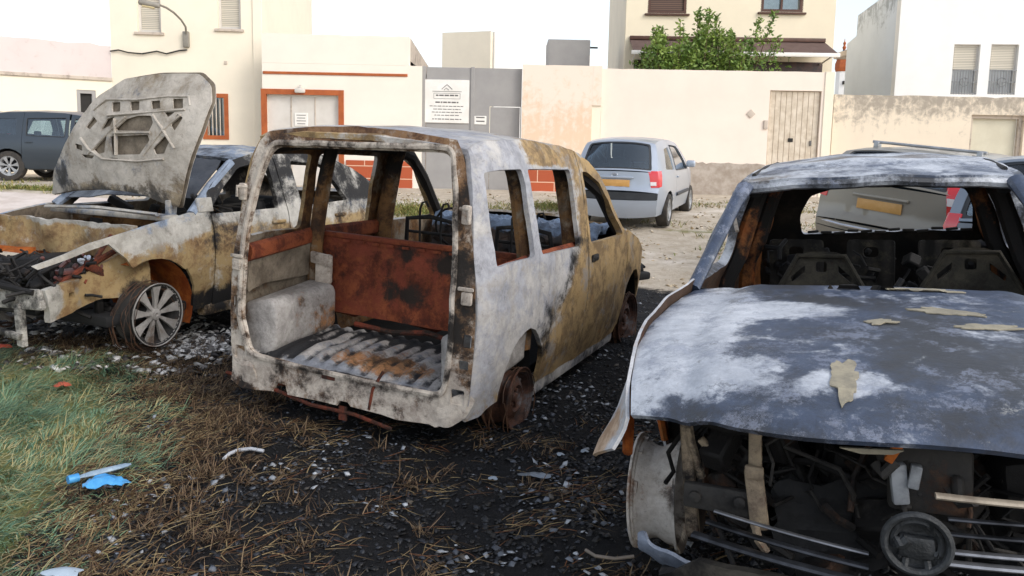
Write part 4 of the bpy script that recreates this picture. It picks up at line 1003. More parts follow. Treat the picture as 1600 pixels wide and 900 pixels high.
def parked_car(pose, label, paint_mat, P, cat='car', name='parked_car', group=None):
    """P: W half width; L length; wb (rear, front) axle positions; r wheel radius; belt; prof: top outline (y, z) from rear bumper foot over the
    roof to the front bumper foot, with keys for where glass and panels meet"""
    t = car_thing(name, label, cat, pose, group)
    W_, Lc = P['W'], P['L']; G = smooth_tab(P['g']); yr = P['ends']
    pl = smooth_tab([(-.2, yr[0] - .05), (0, yr[0]), (.25, yr[0] + (1 - yr[0]) * .6), (.9, 1), (Lc - 1.1, 1), (Lc - .35, yr[1] + (1 - yr[1]) * .55), (Lc, yr[1] - .04), (Lc + .2, yr[1] - .15)])
    X_ = lambda y, z: W_ * G(z) * pl(y)
    prof = P['prof']; pa = np.array([(p[0], p[1]) for p in prof], float); keys = {p[2]: i for i, p in enumerate(prof) if len(p) > 2}
    seg = np.r_[0, np.cumsum(np.hypot(*np.diff(pa, axis=0).T))]
    cr, bow = P.get('crown', .05), P.get('bow', .12)
    def strip(a, b, inset=0.0):
        y = np.interp(b, seg, pa[:, 0]); z = np.interp(b, seg, pa[:, 1])
        e = .01; ty = np.interp(b + e, seg, pa[:, 0]) - np.interp(b - e, seg, pa[:, 0]); tz = np.interp(b + e, seg, pa[:, 1]) - np.interp(b - e, seg, pa[:, 1])
        nrm = np.hypot(ty, tz) + 1e-9; ny_, nz_ = -tz / nrm, ty / nrm
        k = (1 - np.abs(a) ** 2.4); d = bow * k * np.abs(ny_) ** 1.3 + cr * k * np.abs(nz_) - inset
        w_ = X_(y, z)
        return np.stack([a * w_, y + ny_ * d, z + nz_ * d], 1)
    def part(nm, k0, k1, mat, holes=(), u=1.0, inset=0.0, th=.012, o0=.004, parent=None, step=.09):
        s0, s1 = seg[keys[k0]] + o0, seg[keys[k1]] - o0
        return panel(nm, [(-u, s0), (u, s0), (u, s1), (-u, s1)], holes, lambda a, b: strip(a, b, inset), mat, parent or t, step=step, thick=th, ref=(0, Lc / 2, .6), mat_in=M['interior'] if mat is paint_mat else None, sharp=30)
    def srect(u0, u1, k0, k1, m0, m1, r=.04):
        s0, s1 = seg[keys[k0]], seg[keys[k1]]; d = s1 - s0; return rounded([(u0, s0 + d * m0), (u1, s0 + d * m0), (u1, s0 + d * m1), (u0, s0 + d * m1)], r)
    # over-the-top strip, in order
    part('rear_bumper', 'r0', 'bump', paint_mat)
    part('rear_bumper_strip', 'bump', 'lid0', P.get('strip_mat', paint_mat))
    lid = part('tailgate', 'lid0', 'glass0', paint_mat)
    fr_ = part('tailgate_frame', 'glass0', 'roof0', paint_mat, [srect(-.86, .86, 'glass0', 'roof0', .04, .93, .05)])
    g0, g1 = seg[keys['glass0']], seg[keys['roof0']]; dg = g1 - g0
    panel('rear_window', srect(-.875, .875, 'glass0', 'roof0', .02, .95, .05), [], lambda a, b: strip(a, b, .014), M['glass'], fr_, step=.2, thick=.003, ref=(0, Lc / 2, .6))
    sh = [srect(-.885, .885, 'glass0', 'roof0', .015, .955, .05)]
    panel('window_surround', sh[0], [srect(-.80, .80, 'glass0', 'roof0', .09, .88, .05)], lambda a, b: strip(a, b, .008), M['plastic'], fr_, step=.12, thick=.003, ref=(0, Lc / 2, .6))
    part('roof', 'roof0', 'ws0', paint_mat)
    part('windscreen', 'ws0', 'cowl', M['glass'], u=.93, inset=.01, th=.004)
    part('bonnet', 'cowl', 'nose', paint_mat); part('front_bumper', 'nose', 'f0', paint_mat)
    # sides
    edge = [tuple(p) for p in pa]; belt = P['belt']; zb = P['zb']; (yr_, yf_), wr = P['axles'], P['r']; ar = wr * 1.18
    wins = P['wins']; cuts = P['cuts']        # y of rear edge of the rear door, of the B line, of the front door's front edge
    def top_between(y0, y1):
        out = []
        for y in np.arange(y0, y1 + 1e-6, .06): out.append((y, ztop(y)))
        return out
    order = np.argsort(pa[:, 0]); 
    iroof = int(np.argmax(pa[:, 1]))
    def ztop(y):
        ra = pa[:iroof + 1]; fa = pa[iroof:]
        return float(np.interp(y, ra[:, 0], ra[:, 1])) if y < pa[iroof, 0] else float(np.interp(y, fa[:, 0], fa[:, 1]))
    rear_edge = [tuple(p) for p in pa[:iroof + 1] if p[0] < cuts[0]]
    front_edge = [tuple(p) for p in pa[iroof:] if p[0] > cuts[2]]
    for s in (1, -1):
        side = lambda a, b, s=s: np.stack([s * X_(a, b), a, b], 1)
        inner = lambda a, b, s=s: np.stack([s * (X_(a, b) - .012), a, b], 1)
        q = [(pa[0, 0], pa[0, 1])] + [(yr_ - ar - .02, zb)] + arch(yr_, wr, ar, zb) + [(cuts[0] - .004, zb)] + [(cuts[0] - .004, ztop(cuts[0]))] + rear_edge[::-1][:-1]
        q = [p for i, p in enumerate(q) if i == 0 or (abs(p[0] - q[i - 1][0]) + abs(p[1] - q[i - 1][1])) > 1e-4]
        rp = panel('rear_wing', q, [rounded(w, .03) for w in wins.get('quarter', [])], side, paint_mat, t, step=.09, thick=.02, mat_in=M['interior'], ref=(0, Lc / 2, .6), sharp=30)
        for w in wins.get('quarter', []): panel('quarter_window', w, [], inner, M['glass'], rp, step=.3, thick=.003, ref=(0, Lc / 2, .6))
        q = [(cuts[2] + .004, zb)] + arch(yf_, wr, ar, zb) + [(yf_ + ar + .02, zb), (pa[-1, 0], pa[-1, 1])] + front_edge[::-1] + [(cuts[2] + .004, ztop(cuts[2]))]
        q = [p for i, p in enumerate(q) if i == 0 or (abs(p[0] - q[i - 1][0]) + abs(p[1] - q[i - 1][1])) > 1e-4]
        panel('front_wing', q, [], side, paint_mat, t, step=.09, thick=.02, mat_in=M['interior'], ref=(0, Lc / 2, .6), sharp=30)
        rng_ = [('rear_door', cuts[0], cuts[1]), ('front_door', cuts[1], cuts[2])] if cuts[1] else [('door', cuts[0], cuts[2])]
        for nm, y0, y1 in rng_:
            q = [(y0 + .004, zb), (y1 - .004, zb)] + top_between(y0 + .004, y1 - .004)[::-1]
            d = panel(nm, q, [rounded(w, .03) for w in wins[nm]], side, paint_mat, t, step=.09, thick=.02, mat_in=M['interior'], ref=(0, Lc / 2, .6), sharp=30)
            for w in wins[nm]:
                panel('door_window', w, [], inner, M['glass'], d, step=.3, thick=.003, ref=(0, Lc / 2, .6))
                seam = [(s * (X_(a, b) + .002), a, b) for a, b in resample(rounded(w, .03), .15)]
                MB().tube(seam, .009, 5, closed=True).build('window_rubber', M['plastic'], d)
            hy = y0 + .16; hz = belt - .10
            MB().box((s * (X_(hy, hz) + .012), hy, hz), (.03, .15, .03), bevel=.01).build('door_handle', P.get('handle_mat', paint_mat), d)
            if P.get('rub'):
                zr = P['rub']; yy = np.linspace(y0 + .04, y1 - .04, 6)
                MB().tube([(s * (X_(y_, zr) + .005), y_, zr) for y_ in yy], .028, 6, flat=1.2).build('rubbing_strip', M['plastic'], d)
        MB().tube([(s * (X_(1, zb) - .05), yr_ + ar, zb + .02), (s * (X_(1, zb) - .05), yf_ - ar, zb + .02)], .05, 8).build('sill', M['plastic'], t)
        my = cuts[2] - .12; mz = belt + .07; xw = X_(my, mz)
        mb = MB(); mb.box((s * (xw + .10), my + .02, mz + .02), (.17, .11, .13), bevel=.035, seg=3); mb.box((s * (xw + .02), my + .02, mz - .03), (.08, .06, .03), bevel=.01); mb.build('wing_mirror', P.get('mirror_mat', M['plastic']), t)
        for yc in (yr_, yf_):
            rim(t, (s * (W_ - .115), yc, wr), s, wr * .68, .19, P.get('spokes', 6), M['alloy'], wire=False, tyre=M['tyre'], tyre_r=wr, dark=M['interior'])
            liner(t, s * (W_ - .32), s * (W_ - .07), yc, wr, ar * .99, M['interior'])
        # rear lamp wrapping the corner
        zl0, zl1, wl, dl = P['lamp']
        def lampf(a, b, s=s):
            # a: 0..1 from the back face to the side, b: z
            yb = np.interp(b, *[np.array(v)[np.argsort(pa[:iroof + 1, 1])] for v in (pa[:iroof + 1, 1], pa[:iroof + 1, 0])])
            xs0 = X_(yb, b); back = np.clip(1 - a / .5, 0, 1); sd_ = np.clip((a - .5) / .5, 0, 1)
            x = xs0 - back * wl + .006; y = yb - .012 - bow * (1 - np.clip((xs0 - back * wl) / xs0, 0, 1) ** 2.4) * .8 + sd_ * dl
            x = np.where(a > .5, X_(y, b) + .008, x); return np.stack([s * x, y, b], 1)
        lo = panel('rear_lamp', rounded([(.1, zl0), (.9, zl0 + .02), (1.0, zl1), (.02, zl1)], .03), [], lampf, M['red_lamp'], t, step=.05, thick=.02, ref=(0, Lc / 2, .6), sharp=60)
        if P.get('lamp_clear'):
            z0c, z1c = P['lamp_clear']
            panel('reversing_light', [(.08, z0c), (.36, z0c), (.36, z1c), (.08, z1c)], [], lambda a, b: lampf(a, b) + np.array([s * .004, -.012, 0]), M['clear_lamp'], lo, step=.06, thick=.004, ref=(0, Lc / 2, .6))
    # tailgate furniture
    pz = P['plate']; ysurf = lambda z: float(np.interp(z, pa[:iroof + 1, 1][np.argsort(pa[:iroof + 1, 1])], pa[:iroof + 1, 0][np.argsort(pa[:iroof + 1, 1])])) - bow
    MB().box((0, ysurf(pz) - .012, pz), (.52, .012, .115), bevel=.003).build('number_plate', M['plate'], lid)
    MB().box((0, ysurf(pz + .1) - .02, pz + .095), (.64, .04, .035), bevel=.01).build('plate_garnish', P.get('garnish', paint_mat), lid)
    em = MB(); ez = P.get('emblem', pz + .2); em.tube([(.05 * math.cos(a), ysurf(ez) - .01, ez + .035 * math.sin(a)) for a in np.linspace(0, 2 * math.pi, 17)[:-1]], .006, 6, closed=True); em.box((0, ysurf(ez) - .009, ez), (.05, .006, .012)); em.build('emblem', M['chrome'], lid)
    # interior
    MB().box((0, Lc * .45, zb + .1), (W_ * 1.6, Lc * .78, .12), bevel=.03).build('floor', M['interior'], t)
    MB().box((0, Lc * .70, belt - .12), (W_ * 1.6, .3, .2), bevel=.06).build('dashboard', M['interior'], t)
    for sx in (-.36, .36):
        mb = MB(); y0 = P['seat']; mb.box((sx, y0, belt - .12), (.46, .14, .62), (-.18, 0, 0), bevel=.06, seg=3); mb.box((sx, y0 + .28, belt - .42), (.46, .5, .14), bevel=.05); mb.box((sx, y0 - .07, belt + .28), (.24, .09, .17), bevel=.035, seg=3); mb.build('front_seat', M['seat'], t)
    mb = MB(); y0 = P['seat'] - .85; mb.box((0, y0, belt - .2), (W_ * 1.45, .14, .5), (-.2, 0, 0), bevel=.05)
    for sx in (-.4, .4): mb.box((sx, y0 - .04, belt + .08), (.22, .08, .13), bevel=.03)
    mb.build('rear_seat', M['seat'], t)
    MB().tube([(-.36 + .18 * math.cos(a), Lc * .60 - .04 * math.sin(a), belt + .02 + .16 * math.sin(a)) for a in np.linspace(0, 2 * math.pi, 20)[:-1]], .013, 6, closed=True).build('steering_wheel', M['interior'], t)
    return t, strip, X_, ysurf, seg, keys

silver = paint('silver_paint', hx('a9b2bf'), .3, .32)
HATCH = dict(W=.835, L=3.83, r=.285, axles=(.65, 3.10), belt=.93, zb=.24, ends=(.87, .80), crown=.045, bow=.10,
    g=[(.1, .88), (.24, .93), (.45, .985), (.65, 1.0), (.9, .975), (.97, .945), (1.2, .86), (1.4, .765), (1.47, .70)],
    prof=[(.08, .22, 'r0'), (.02, .34), (.0, .50, 'bump'), (.0, .61, 'lid0'), (.04, .68), (.06, .95, 'glass0'), (.12, 1.10), (.26, 1.34), (.33, 1.42, 'roof0'), (.6, 1.46), (1.1, 1.485), (1.7, 1.47), (2.1, 1.42, 'ws0'), (2.5, 1.18), (2.88, .95, 'cowl'), (3.2, .88), (3.55, .78), (3.72, .68, 'nose'), (3.8, .5), (3.82, .36), (3.76, .22, 'f0')],
    cuts=(1.22, None, 2.62), wins=dict(quarter=[[(.50, .99), (1.14, .96), (1.12, 1.36), (.74, 1.33)]], door=[[(1.30, .95), (2.50, .93), (2.36, 1.08), (2.05, 1.31), (1.9, 1.36), (1.30, 1.39)]]),
    lamp=(.70, .98, .17, .14), lamp_clear=(.74, .80), plate=.77, emblem=.90, rub=.52, seat=1.75, strip_mat=M['plastic'], spokes=6, mirror_mat=silver)
# outer panels of the rear wing seen from the camera: keep three visible side windows as on a three door body
GP = (1.72, 13.5, float(terrain(1.7, 13.6)) + .02, -.36, R(1.2), 0)
parked_car(GP, 'silver three door hatchback parked by the cream wall with red rear lamp', silver, HATCH, 'car', 'parked_car', 'intact cars parked on the waste ground')

grey_blue = paint('dark_grey_blue_paint', hx('39424b'), .3, .35)
MPV = dict(W=.90, L=4.5, r=.325, axles=(.85, 3.58), belt=1.02, zb=.27, ends=(.88, .80), crown=.05, bow=.12,
    g=[(.1, .88), (.27, .93), (.5, .985), (.75, 1.0), (1.0, .975), (1.06, .945), (1.3, .88), (1.5, .80), (1.62, .73)],
    prof=[(.08, .26, 'r0'), (.02, .36), (.0, .50, 'bump'), (.0, .58, 'lid0'), (.05, .68), (.06, 1.04, 'glass0'), (.14, 1.26), (.28, 1.48), (.36, 1.55, 'roof0'), (.8, 1.61), (1.4, 1.63), (2.0, 1.61), (2.45, 1.54, 'ws0'), (2.95, 1.30), (3.45, 1.04, 'cowl'), (3.8, .96), (4.2, .84), (4.4, .70, 'nose'), (4.48, .5), (4.5, .36), (4.42, .25, 'f0')],
    cuts=(1.15, 2.15, 3.2), wins=dict(quarter=[[(.42, 1.12), (1.02, 1.08), (1.0, 1.46), (.62, 1.45)]], rear_door=[[(1.24, 1.07), (2.05, 1.05), (2.05, 1.50), (1.22, 1.47)]], front_door=[[(2.24, 1.05), (3.06, 1.03), (2.84, 1.20), (2.44, 1.44), (2.24, 1.49)]]),
    lamp=(.78, 1.12, .14, .2), plate=.80, emblem=1.0, seat=2.15, spokes=7)
SP = (-11.95, 18.35, float(terrain(-10.5, 18)), -1.50, 0, 0)
LOW = dict(MPV); LOW['prof'] = [(p[0], p[1] * .93) + tuple(p[2:]) for p in MPV['prof']]; LOW['g'] = [(a * .93, b) for a, b in MPV['g']]; LOW['belt'] = .95; LOW['lamp'] = (.73, 1.04, .14, .2)
LOW['wins'] = {k: [[(a, b * .93) for a, b in w] for w in v] for k, v in MPV['wins'].items()}
parked_car(SP, 'dark grey blue people carrier parked before the low cream house at far left', grey_blue, LOW, 'car', 'parked_car', 'intact cars parked on the waste ground')

champ = paint('champagne_silver_paint', hx('8f897d'), .3, .35)
MPV2 = dict(MPV); MPV2['prof'] = [(p[0], p[1] if p[1] < 1.04 else 1.04 + (p[1] - 1.04) * .66) + tuple(p[2:]) for p in MPV['prof']]; MPV2['wins'] = {k: [[(a, b if b < 1.04 else 1.04 + (b - 1.04) * .66) for a, b in w] for w in v] for k, v in MPV['wins'].items()}; MPV2.update(lamp=(.84, 1.18, .13, .16), plate=.83, emblem=1.08, garnish=champ, bow=.10, lamp_clear=(.94, 1.02))
BP = (4.08, 9.0, .22, -.93, 0, R(5))
mp, strip, X_, ysurf, seg, keys = parked_car(BP, 'champagne silver people carrier seen through the empty rear window of the blue grey wreck', champ, MPV2, 'car', 'parked_car', 'intact cars parked on the waste ground')
MB().tube([(-.75, .01, .56), (-.4, -.105, .555), (0, -.125, .555), (.4, -.105, .555), (.75, .01, .56)], .017, 6).build('chrome_strip', M['chrome'], mp)
# roof bars on it
for yb in (.80,):
    mb = MB(); mb.tube([(-.66, yb, 1.50), (.66, yb, 1.50)], .018, 8)
    for s in (-1, 1): mb.box((s * .60, yb, 1.45), (.07, .09, .12), bevel=.02)
    mb.build('roof_bar', M['alloy'], mp)
dark_red = paint('slate_grey_paint', hx('7e8894'), .4, .35)
EP = (4.35, 6.55, .0, -.87, 0, 0)
parked_car(EP, 'slate grey car at the right edge with only its left rear corner in view', dark_red, MPV, 'car', 'parked_car', 'intact cars parked on the waste ground')
# ------------------------------------------------------------------ the burnt hatchback on the left, bonnet up
LP = (-2.02, 9.44, .05, 2.71, 0, 0)
lcar = car_thing('burnt_hatchback', 'burnt hatchback on the left with its bonnet raised and a silver alloy wheel', 'car', LP)
m_l = burnt('burnt_hatchback_paint', hx('bcb8b0'), hx('918d85'), hx('a18a62'), hx('7f6343'), rough=.65, bump=.5, spec=.4, blue=hx('8d9aad'))
m_or = burnt('fresh_orange_rust', hx('a36a3a'), hx('7a4a2b'), hx('b0622a'), hx('8a4119'), rough=.85)
m_hood = burnt('scorched_bonnet_steel', hx('c5beb4'), hx('9f978c'), hx('94866f'), hx('75695c'), (.05, .048, .045), rough=.7, bump=.6, blue=hx('7b8290'))
lgz = smooth_tab([(.1, .90), (.25, .94), (.5, .985), (.75, 1.0), (.93, .975), (1.0, .95), (1.2, .87), (1.4, .79), (1.5, .72), (1.56, .68)])
lpy = smooth_tab([(-.1, .80), (.1, .86), (.5, .96), (1.0, 1), (3.2, 1), (3.7, .975), (4.1, .90), (4.35, .78), (4.5, .6)])
LW = .885
def lX(y, z): return LW * lgz(z) * lpy(y)
def lside(s): return lambda a, b: np.stack([s * lX(a, b), a, b], 1)
def lzone(P):
    y, z = P[:, 1], P[:, 2]
    r = _st((.90 - z) / .25 + .5) * .75; r = np.where(y > 2.9, _st((.80 - z + .1 * (3.4 - y)) / .3 + .5) * .8, r)
    g = .24 + .18 * np.exp(-((y - 2.88) / .06) ** 2) + .45 * _st((.42 - z) / .1); b = .38 * (z > .9) + .2 * (y > 3.3) * (z > .8)
    g = g + .28 * (y < 2.85) * _st((z - .97) / .08) + .15 * (y < 2.9)
    return np.stack([r, g, b], 1)
top = [(3.06, 1.01), (2.78, 1.22), (2.48, 1.41), (2.1, 1.49), (1.6, 1.495), (1.2, 1.45), (.8, 1.32), (.45, 1.14), (.12, .97)]
def ltop(y): a = np.array(top[::-1]); return float(np.interp(y, a[:, 0], a[:, 1]))
lw_front = rounded([(2.05, .985), (2.90, .985), (2.66, 1.19), (2.42, 1.35), (2.05, 1.41)], .04)
lw_rear = rounded([(1.02, 1.0), (1.74, .985), (1.74, 1.40), (1.28, 1.36)], .04); lw_q = rounded([(.62, 1.03), (.94, 1.01), (1.16, 1.33), (.95, 1.27)], .03)
for s in (-1, 1):
    q = [(2.875, .22), (3.06, .22), (3.07, .42), (3.16, .58)] + [(3.46 + .40 * math.cos(a), .29 + .40 * math.sin(a)) for a in np.linspace(R(135), R(62), 7)] + [(3.70, .72), (3.82, .835), (3.95, .805), (4.27, .70), (4.30, .725), (3.95, .855), (3.5, .945), (3.10, 1.01), (2.875, 1.0)]
    panel('front_wing', q, [], lside(s), m_l, lcar, step=.05, thick=.025, mat_in=m_inner, ref=(0, 3, .5), warp=.014, wsc=5, zone=lzone, seed=3)
    q = [(1.956, .2), (2.865, .2), (2.865, 1.0), (3.04, 1.0)] + top[1:3] + [(2.1, 1.488), (1.956, 1.49)]
    fd = panel('front_door', q, [lw_front], lside(s), m_l, lcar, step=.055, thick=.045, mat_in=m_inner, ref=(0, 2, .5), warp=.006, zone=lzone)
    hx0 = float(lX(2.1, .88)); MB().box((s * (hx0 + .012), 2.1, .865), (.03, .17, .03), bevel=.01).build('door_handle', m_l, fd, zonefn=zc(.8, .3))
    q = [(1.0, .2), (1.944, .2), (1.944, 1.49), (1.6, 1.495), (1.2, 1.45), (.98, 1.38)]
    rd = panel('rear_door', q, [lw_rear], lside(s), m_l, lcar, step=.06, thick=.045, mat_in=m_inner, ref=(0, 2, .5), warp=.006, zone=lzone)
    hx0 = float(lX(1.2, .88)); MB().box((s * (hx0 + .012), 1.2, .865), (.03, .17, .03), bevel=.01).build('door_handle', m_l, rd, zonefn=zc(.9, .4))
    q = [(.22, .28)] + arch(.80, .29, .38, .28) + [(1.19, .2), (.99, .205)][:1] + [(1.19, .28)][:0] + [(.988, .62)] + [(.988, 1.38), (.8, 1.32), (.45, 1.14), (.12, .97), (.05, .75), (.1, .45)]
    q = [(.22, .28), (.42, .30), (.46, .44), (.56, .56), (.70, .65), (.85, .67), (.988, .63), (.988, 1.38), (.8, 1.32), (.45, 1.14), (.12, .97), (.05, .75), (.1, .45)]
    panel('rear_wing', q, [], lside(s), m_l, lcar, step=.06, thick=.04, mat_in=m_inner, ref=(0, 1.5, .5), warp=.006, zone=lzone)
    MB().tube([(s * (lX(y_, z_) - .035), y_, z_) for y_, z_ in ((3.04, .99), (2.76, 1.2), (2.46, 1.385))], .04, 8).build('windscreen_pillar', m_l, lcar, zonefn=zc(.1, .1, .8))
    for yc in (3.46, .80): liner(lcar, s * .42, s * .82, yc, .29, .40, m_or if yc > 2 else m_soot, zc(.8, .15), 65 if yc > 2 else 0, 205)
    MB().box((s * (lX(2, .22) - .04), 2.0, .2), (.09, 1.9, .10), bevel=.02).build('sill', m_l, lcar, zonefn=zc(.6, .5))
# panel above the waist between side and mirror
MB().box((-(lX(2.98, 1.04) + .0), 2.92, 1.06), (.03, .16, .12), (0, .2, 0), bevel=.012).build('mirror_base', m_l, lcar, zonefn=zc(.2, .1, .3))
def lroof(a, b):
    e = np.interp(b, [1.0, 1.2, 1.6, 2.1, 2.48], [1.385, 1.45, 1.495, 1.49, 1.41]); w_ = lX(b, e)
    return np.stack([a * w_, b, e + .035 * (1 - np.abs(a) ** 2.5)], 1)
panel('roof', [(-1, .98), (1, .98), (1, 2.46), (-1, 2.46)], [], lroof, m_l, lcar, step=.09, thick=.025, mat_in=m_soot, out_dir=(0, 0, 1), warp=.01, zone=zc(.2, .42, .6))
def lws(a, b):
    y = np.interp(b, [0, 1], [3.05, 2.48]); z = np.interp(b, [0, 1], [1.0, 1.41]); return np.stack([a * (lX(y, z) - .06), y + .06 * (1 - a * a), z + .04 * (1 - a * a)], 1)
m_wg = plain('smoked_windscreen_glass', (.03, .035, .045), .25, c2=(.06, .065, .075), sc=6, bump=.4, bsc=12, spec=.7)
panel('windscreen', [(-.95, .25), (.95, .1), (.95, .97), (-.95, .97)], [], lws, m_wg, lcar, step=.08, thick=.008, out_dir=(0, 1, 1), warp=.02)
def lbk(a, b):
    y = np.interp(b, [0, 1], [.12, .98]); z = np.interp(b, [0, 1], [.97, 1.385]); return np.stack([a * (lX(y, z) - .01), y - .05 * (1 - a * a), z + .02 * (1 - a * a)], 1)
panel('tailgate_frame', [(-1, 0), (1, 0), (1, 1), (-1, 1)], [rounded([(-.82, .15), (.82, .15), (.78, .9), (-.78, .9)], .08)], lbk, m_l, lcar, step=.08, thick=.04, mat_in=m_inner, out_dir=(0, -1, 1), zone=zc(.1, .15, .4))
panel('tailgate', [(-1, .3), (1, .3), (1, .965), (-1, .965)], [], lambda a, b: np.stack([a * (lX(.08, b) - .01), np.interp(b, [.3, .75, .97], [.2, .05, .12]) - .08 * (1 - a * a), b], 1), m_l, lcar, step=.08, thick=.04, mat_in=m_inner, out_dir=(0, -1, 0), warp=.01, zone=zc(.3, .2, .2))
MB().box((0, 2.0, .25), (1.5, 3.6, .08), bevel=.02).build('underbody', M['dark'], lcar)
mb = junk(MB(), random.Random(8), (-.68, 1.2, .3), (.68, 3.0, .98), 110, .05, .3, .6); mb.box((0, 1.0, .62), (1.35, .12, .75), (-.15, 0, 0), bevel=.03); 
for sx in (-.38, .38): mb.box((sx, 1.95, .72), (.46, .12, .66), (-.2, 0, 0), bevel=.05)
mb.build('gutted_interior', M['dark'], lcar)
mb = MB(); 
for k in range(6): mb.tube([(-.62, 2.5 - .1 * k, .95 + .02 * k), (-.4, 2.45 - .07 * k, 1.0), (-.1, 2.5, .93)], .008, 5)
mb.build('wiring', M['char'], lcar, zonefn=zc(0, .1))

# raised bonnet, underside towards the camera
def Lp(px, py, yv=3.05): p = on_plane(px, py, LP, 1, yv); return (float(p[0]), float(p[2]))
hood_px = [(62, 306), (78, 268), (105, 222), (130, 178), (150, 148), (187, 121), (240, 112), (297, 111), (318, 130), (325, 158), (318, 205), (304, 255), (292, 300), (284, 326), (262, 318), (235, 305), (200, 298), (160, 296), (115, 298)]
hood_o = rounded([Lp(*p) for p in hood_px], .03, 3)
def hoodf(dy, bowk=.10):
    c0 = np.mean([p[0] for p in hood_o])
    def f(a, b):
        t = np.clip((b - 1.0) / 1.1, 0, 1); return np.stack([a, 3.08 + .10 * np.sin(t * math.pi) - .10 * t + dy - bowk * ((a - c0) / .75) ** 2 * .6, b], 1)
    return f
hd = panel('bonnet', hood_o, [], hoodf(-.026), m_hood, lcar, step=.06, thick=.006, mat_in=m_inner, out_dir=(0, -1, 0), warp=.006, zone=zc(.2, .1, .4))  # darker inside face: shade painted into the holes of the inner frame
holes_px = [[(177, 160), (190, 159), (193, 174), (181, 175)], [(206, 159), (220, 158), (223, 172), (210, 173)], [(238, 158), (251, 157), (255, 170), (243, 171)], [(268, 154), (283, 154), (286, 169), (273, 170)],
            [(141, 199), (152, 182), (160, 190), (149, 203)], [(125, 224), (138, 227), (139, 236), (126, 232)],
            [(191, 204), (206, 186), (222, 181), (243, 181), (248, 192), (244, 205)], [(186, 213), (243, 211), (246, 219), (233, 241), (190, 242)], [(262, 176), (276, 175), (268, 184)], [(252, 232), (268, 212), (275, 221), (268, 240), (256, 241)],
            [(280, 178), (289, 184), (280, 205), (274, 196)], [(158, 233), (173, 214), (180, 213), (177, 238), (166, 241)], [(168, 205), (176, 186), (186, 182), (183, 196)],
            [(138, 241), (160, 243), (156, 248), (142, 246)], [(186, 246), (200, 247), (198, 251), (188, 250)]]
holes = [rounded([Lp(*p) for p in h], .008, 3) for h in holes_px]
ins = [((p[0] - .02) * .985 + .02, (p[1] - 1.5) * .985 + 1.5) for p in hood_o]
panel('bonnet_inner_frame', ins, holes, hoodf(.008), m_hood, hd, step=.03, thick=.012, out_dir=(0, 1, 0), warp=.007, wsc=6, zone=noise_zone((.30, .06, .25), [((0, 3, 1.08), (1.2, 9, .2), (.7, .72, 0)), ((.7, 3, 1.3), (.2, 9, .3), (.2, .5, .5)), ((-.75, 3, 1.15), (.15, 9, .2), (.7, .3, 0))]), seed=6)
# raised beads round the frame
mb = MB()
for pth in ([(150, 172), (168, 155), (215, 156), (262, 150), (290, 150), (296, 165)], [(176, 181), (215, 178), (262, 174), (290, 172)], [(190, 209), (216, 208), (246, 208)], [(196, 242), (194, 212), (188, 186)], [(246, 180), (262, 200), (283, 232)], [(285, 180), (262, 205), (238, 243)], [(205, 183), (178, 212), (150, 240)], [(135, 216), (150, 232), (175, 248), (230, 252), (268, 248)]):
    mb.tube([(Lp(*p)[0], float(hoodf(.004)(np.array([Lp(*p)[0]]), np.array([Lp(*p)[1]]))[0][1]), Lp(*p)[1]) for p in pth], .019, 8, flat=.55)
mb.build('bonnet_ribs', m_hood, hd, zonefn=zc(.2, .05, .25), jit=.004)
# cowl, bulkhead, engine bay
mb = MB(); mb.box((0, 3.12, .96), (1.4, .10, .05), bevel=.015); mb.tube([(-.6, 3.2, .99), (0, 3.26, 1.01), (.7, 3.2, .99)], .025, 8, flat=.6); mb.box((-.62, 3.06, 1.03), (.05, .08, .14), bevel=.01); mb.build('cowl', m_l, lcar, zonefn=zc(.25, .25, .4), jit=.015)
panel('bulkhead', ragged(rect(-.68, .82, .66, .93), .015, .06, 2), [], lambda a, b: np.stack([a, 3.50 + .04 * a + .02 * np.sin(a * 9), b], 1), m_l, lcar, step=.05, thick=.03, out_dir=(0, 1, 0), warp=.03, zone=noise_zone((.7, .2, 0), [((0, 3.5, .93), (1, 9, .05), (.05, .02, .2))]), mat_in=m_inner)
mb = junk(MB(), random.Random(21), (-.62, 3.5, .28), (.8, 4.2, .66), 190, .04, .16, .6); mb.box((.1, 3.75, .5), (.6, .4, .35), (0, .1, .2), bevel=.05); mb.build('engine_remains', M['char'], lcar, zonefn=lambda P: np.stack([.4 + 0 * P[:, 0], np.clip(.75 + .8 * vnoise(P, 3, 4), 0, 1), 0 * P[:, 0]], 1))
def rail(a, b): return np.stack([-.70 + .0 * a, a, b], 1)
panel('chassis_rail', ragged([(3.40, .38), (3.75, .42), (4.22, .34), (4.26, .56), (3.95, .60), (3.78, .66), (3.62, .74), (3.42, .70)], .01, .06, 7), [rounded([(4.0, .46), (4.06, .46), (4.06, .51), (4.0, .51)], .01)], lambda a, b: np.stack([-.72 + .05 * np.sin(a * 7), a, b], 1), m_l, lcar, step=.045, thick=.05, out_dir=(-1, 0, 0), warp=.02, wsc=7, zone=noise_zone((.75, .15, 0), [((-.7, 3.5, .45), (9, .2, .2), (.8, .7, 0)), ((-.7, 4.2, .5), (9, .12, .3), (.1, .35, .2)), ((-.7, 3.9, .6), (9, .3, .05), (.95, .1, 0))]))
mb = MB(); mb.box((-.1, 4.30, .47), (1.3, .05, .12), (0, .05, .04), bevel=.015); mb.box((-.56, 4.30, .32), (.07, .05, .3), (0, .08, 0), bevel=.012); mb.box((-.35, 4.34, .27), (.5, .04, .05), (0, -.1, 0), bevel=.01); mb.build('crash_bar', m_l, lcar, zonefn=zc(.30, .52, .2), jit=.03)
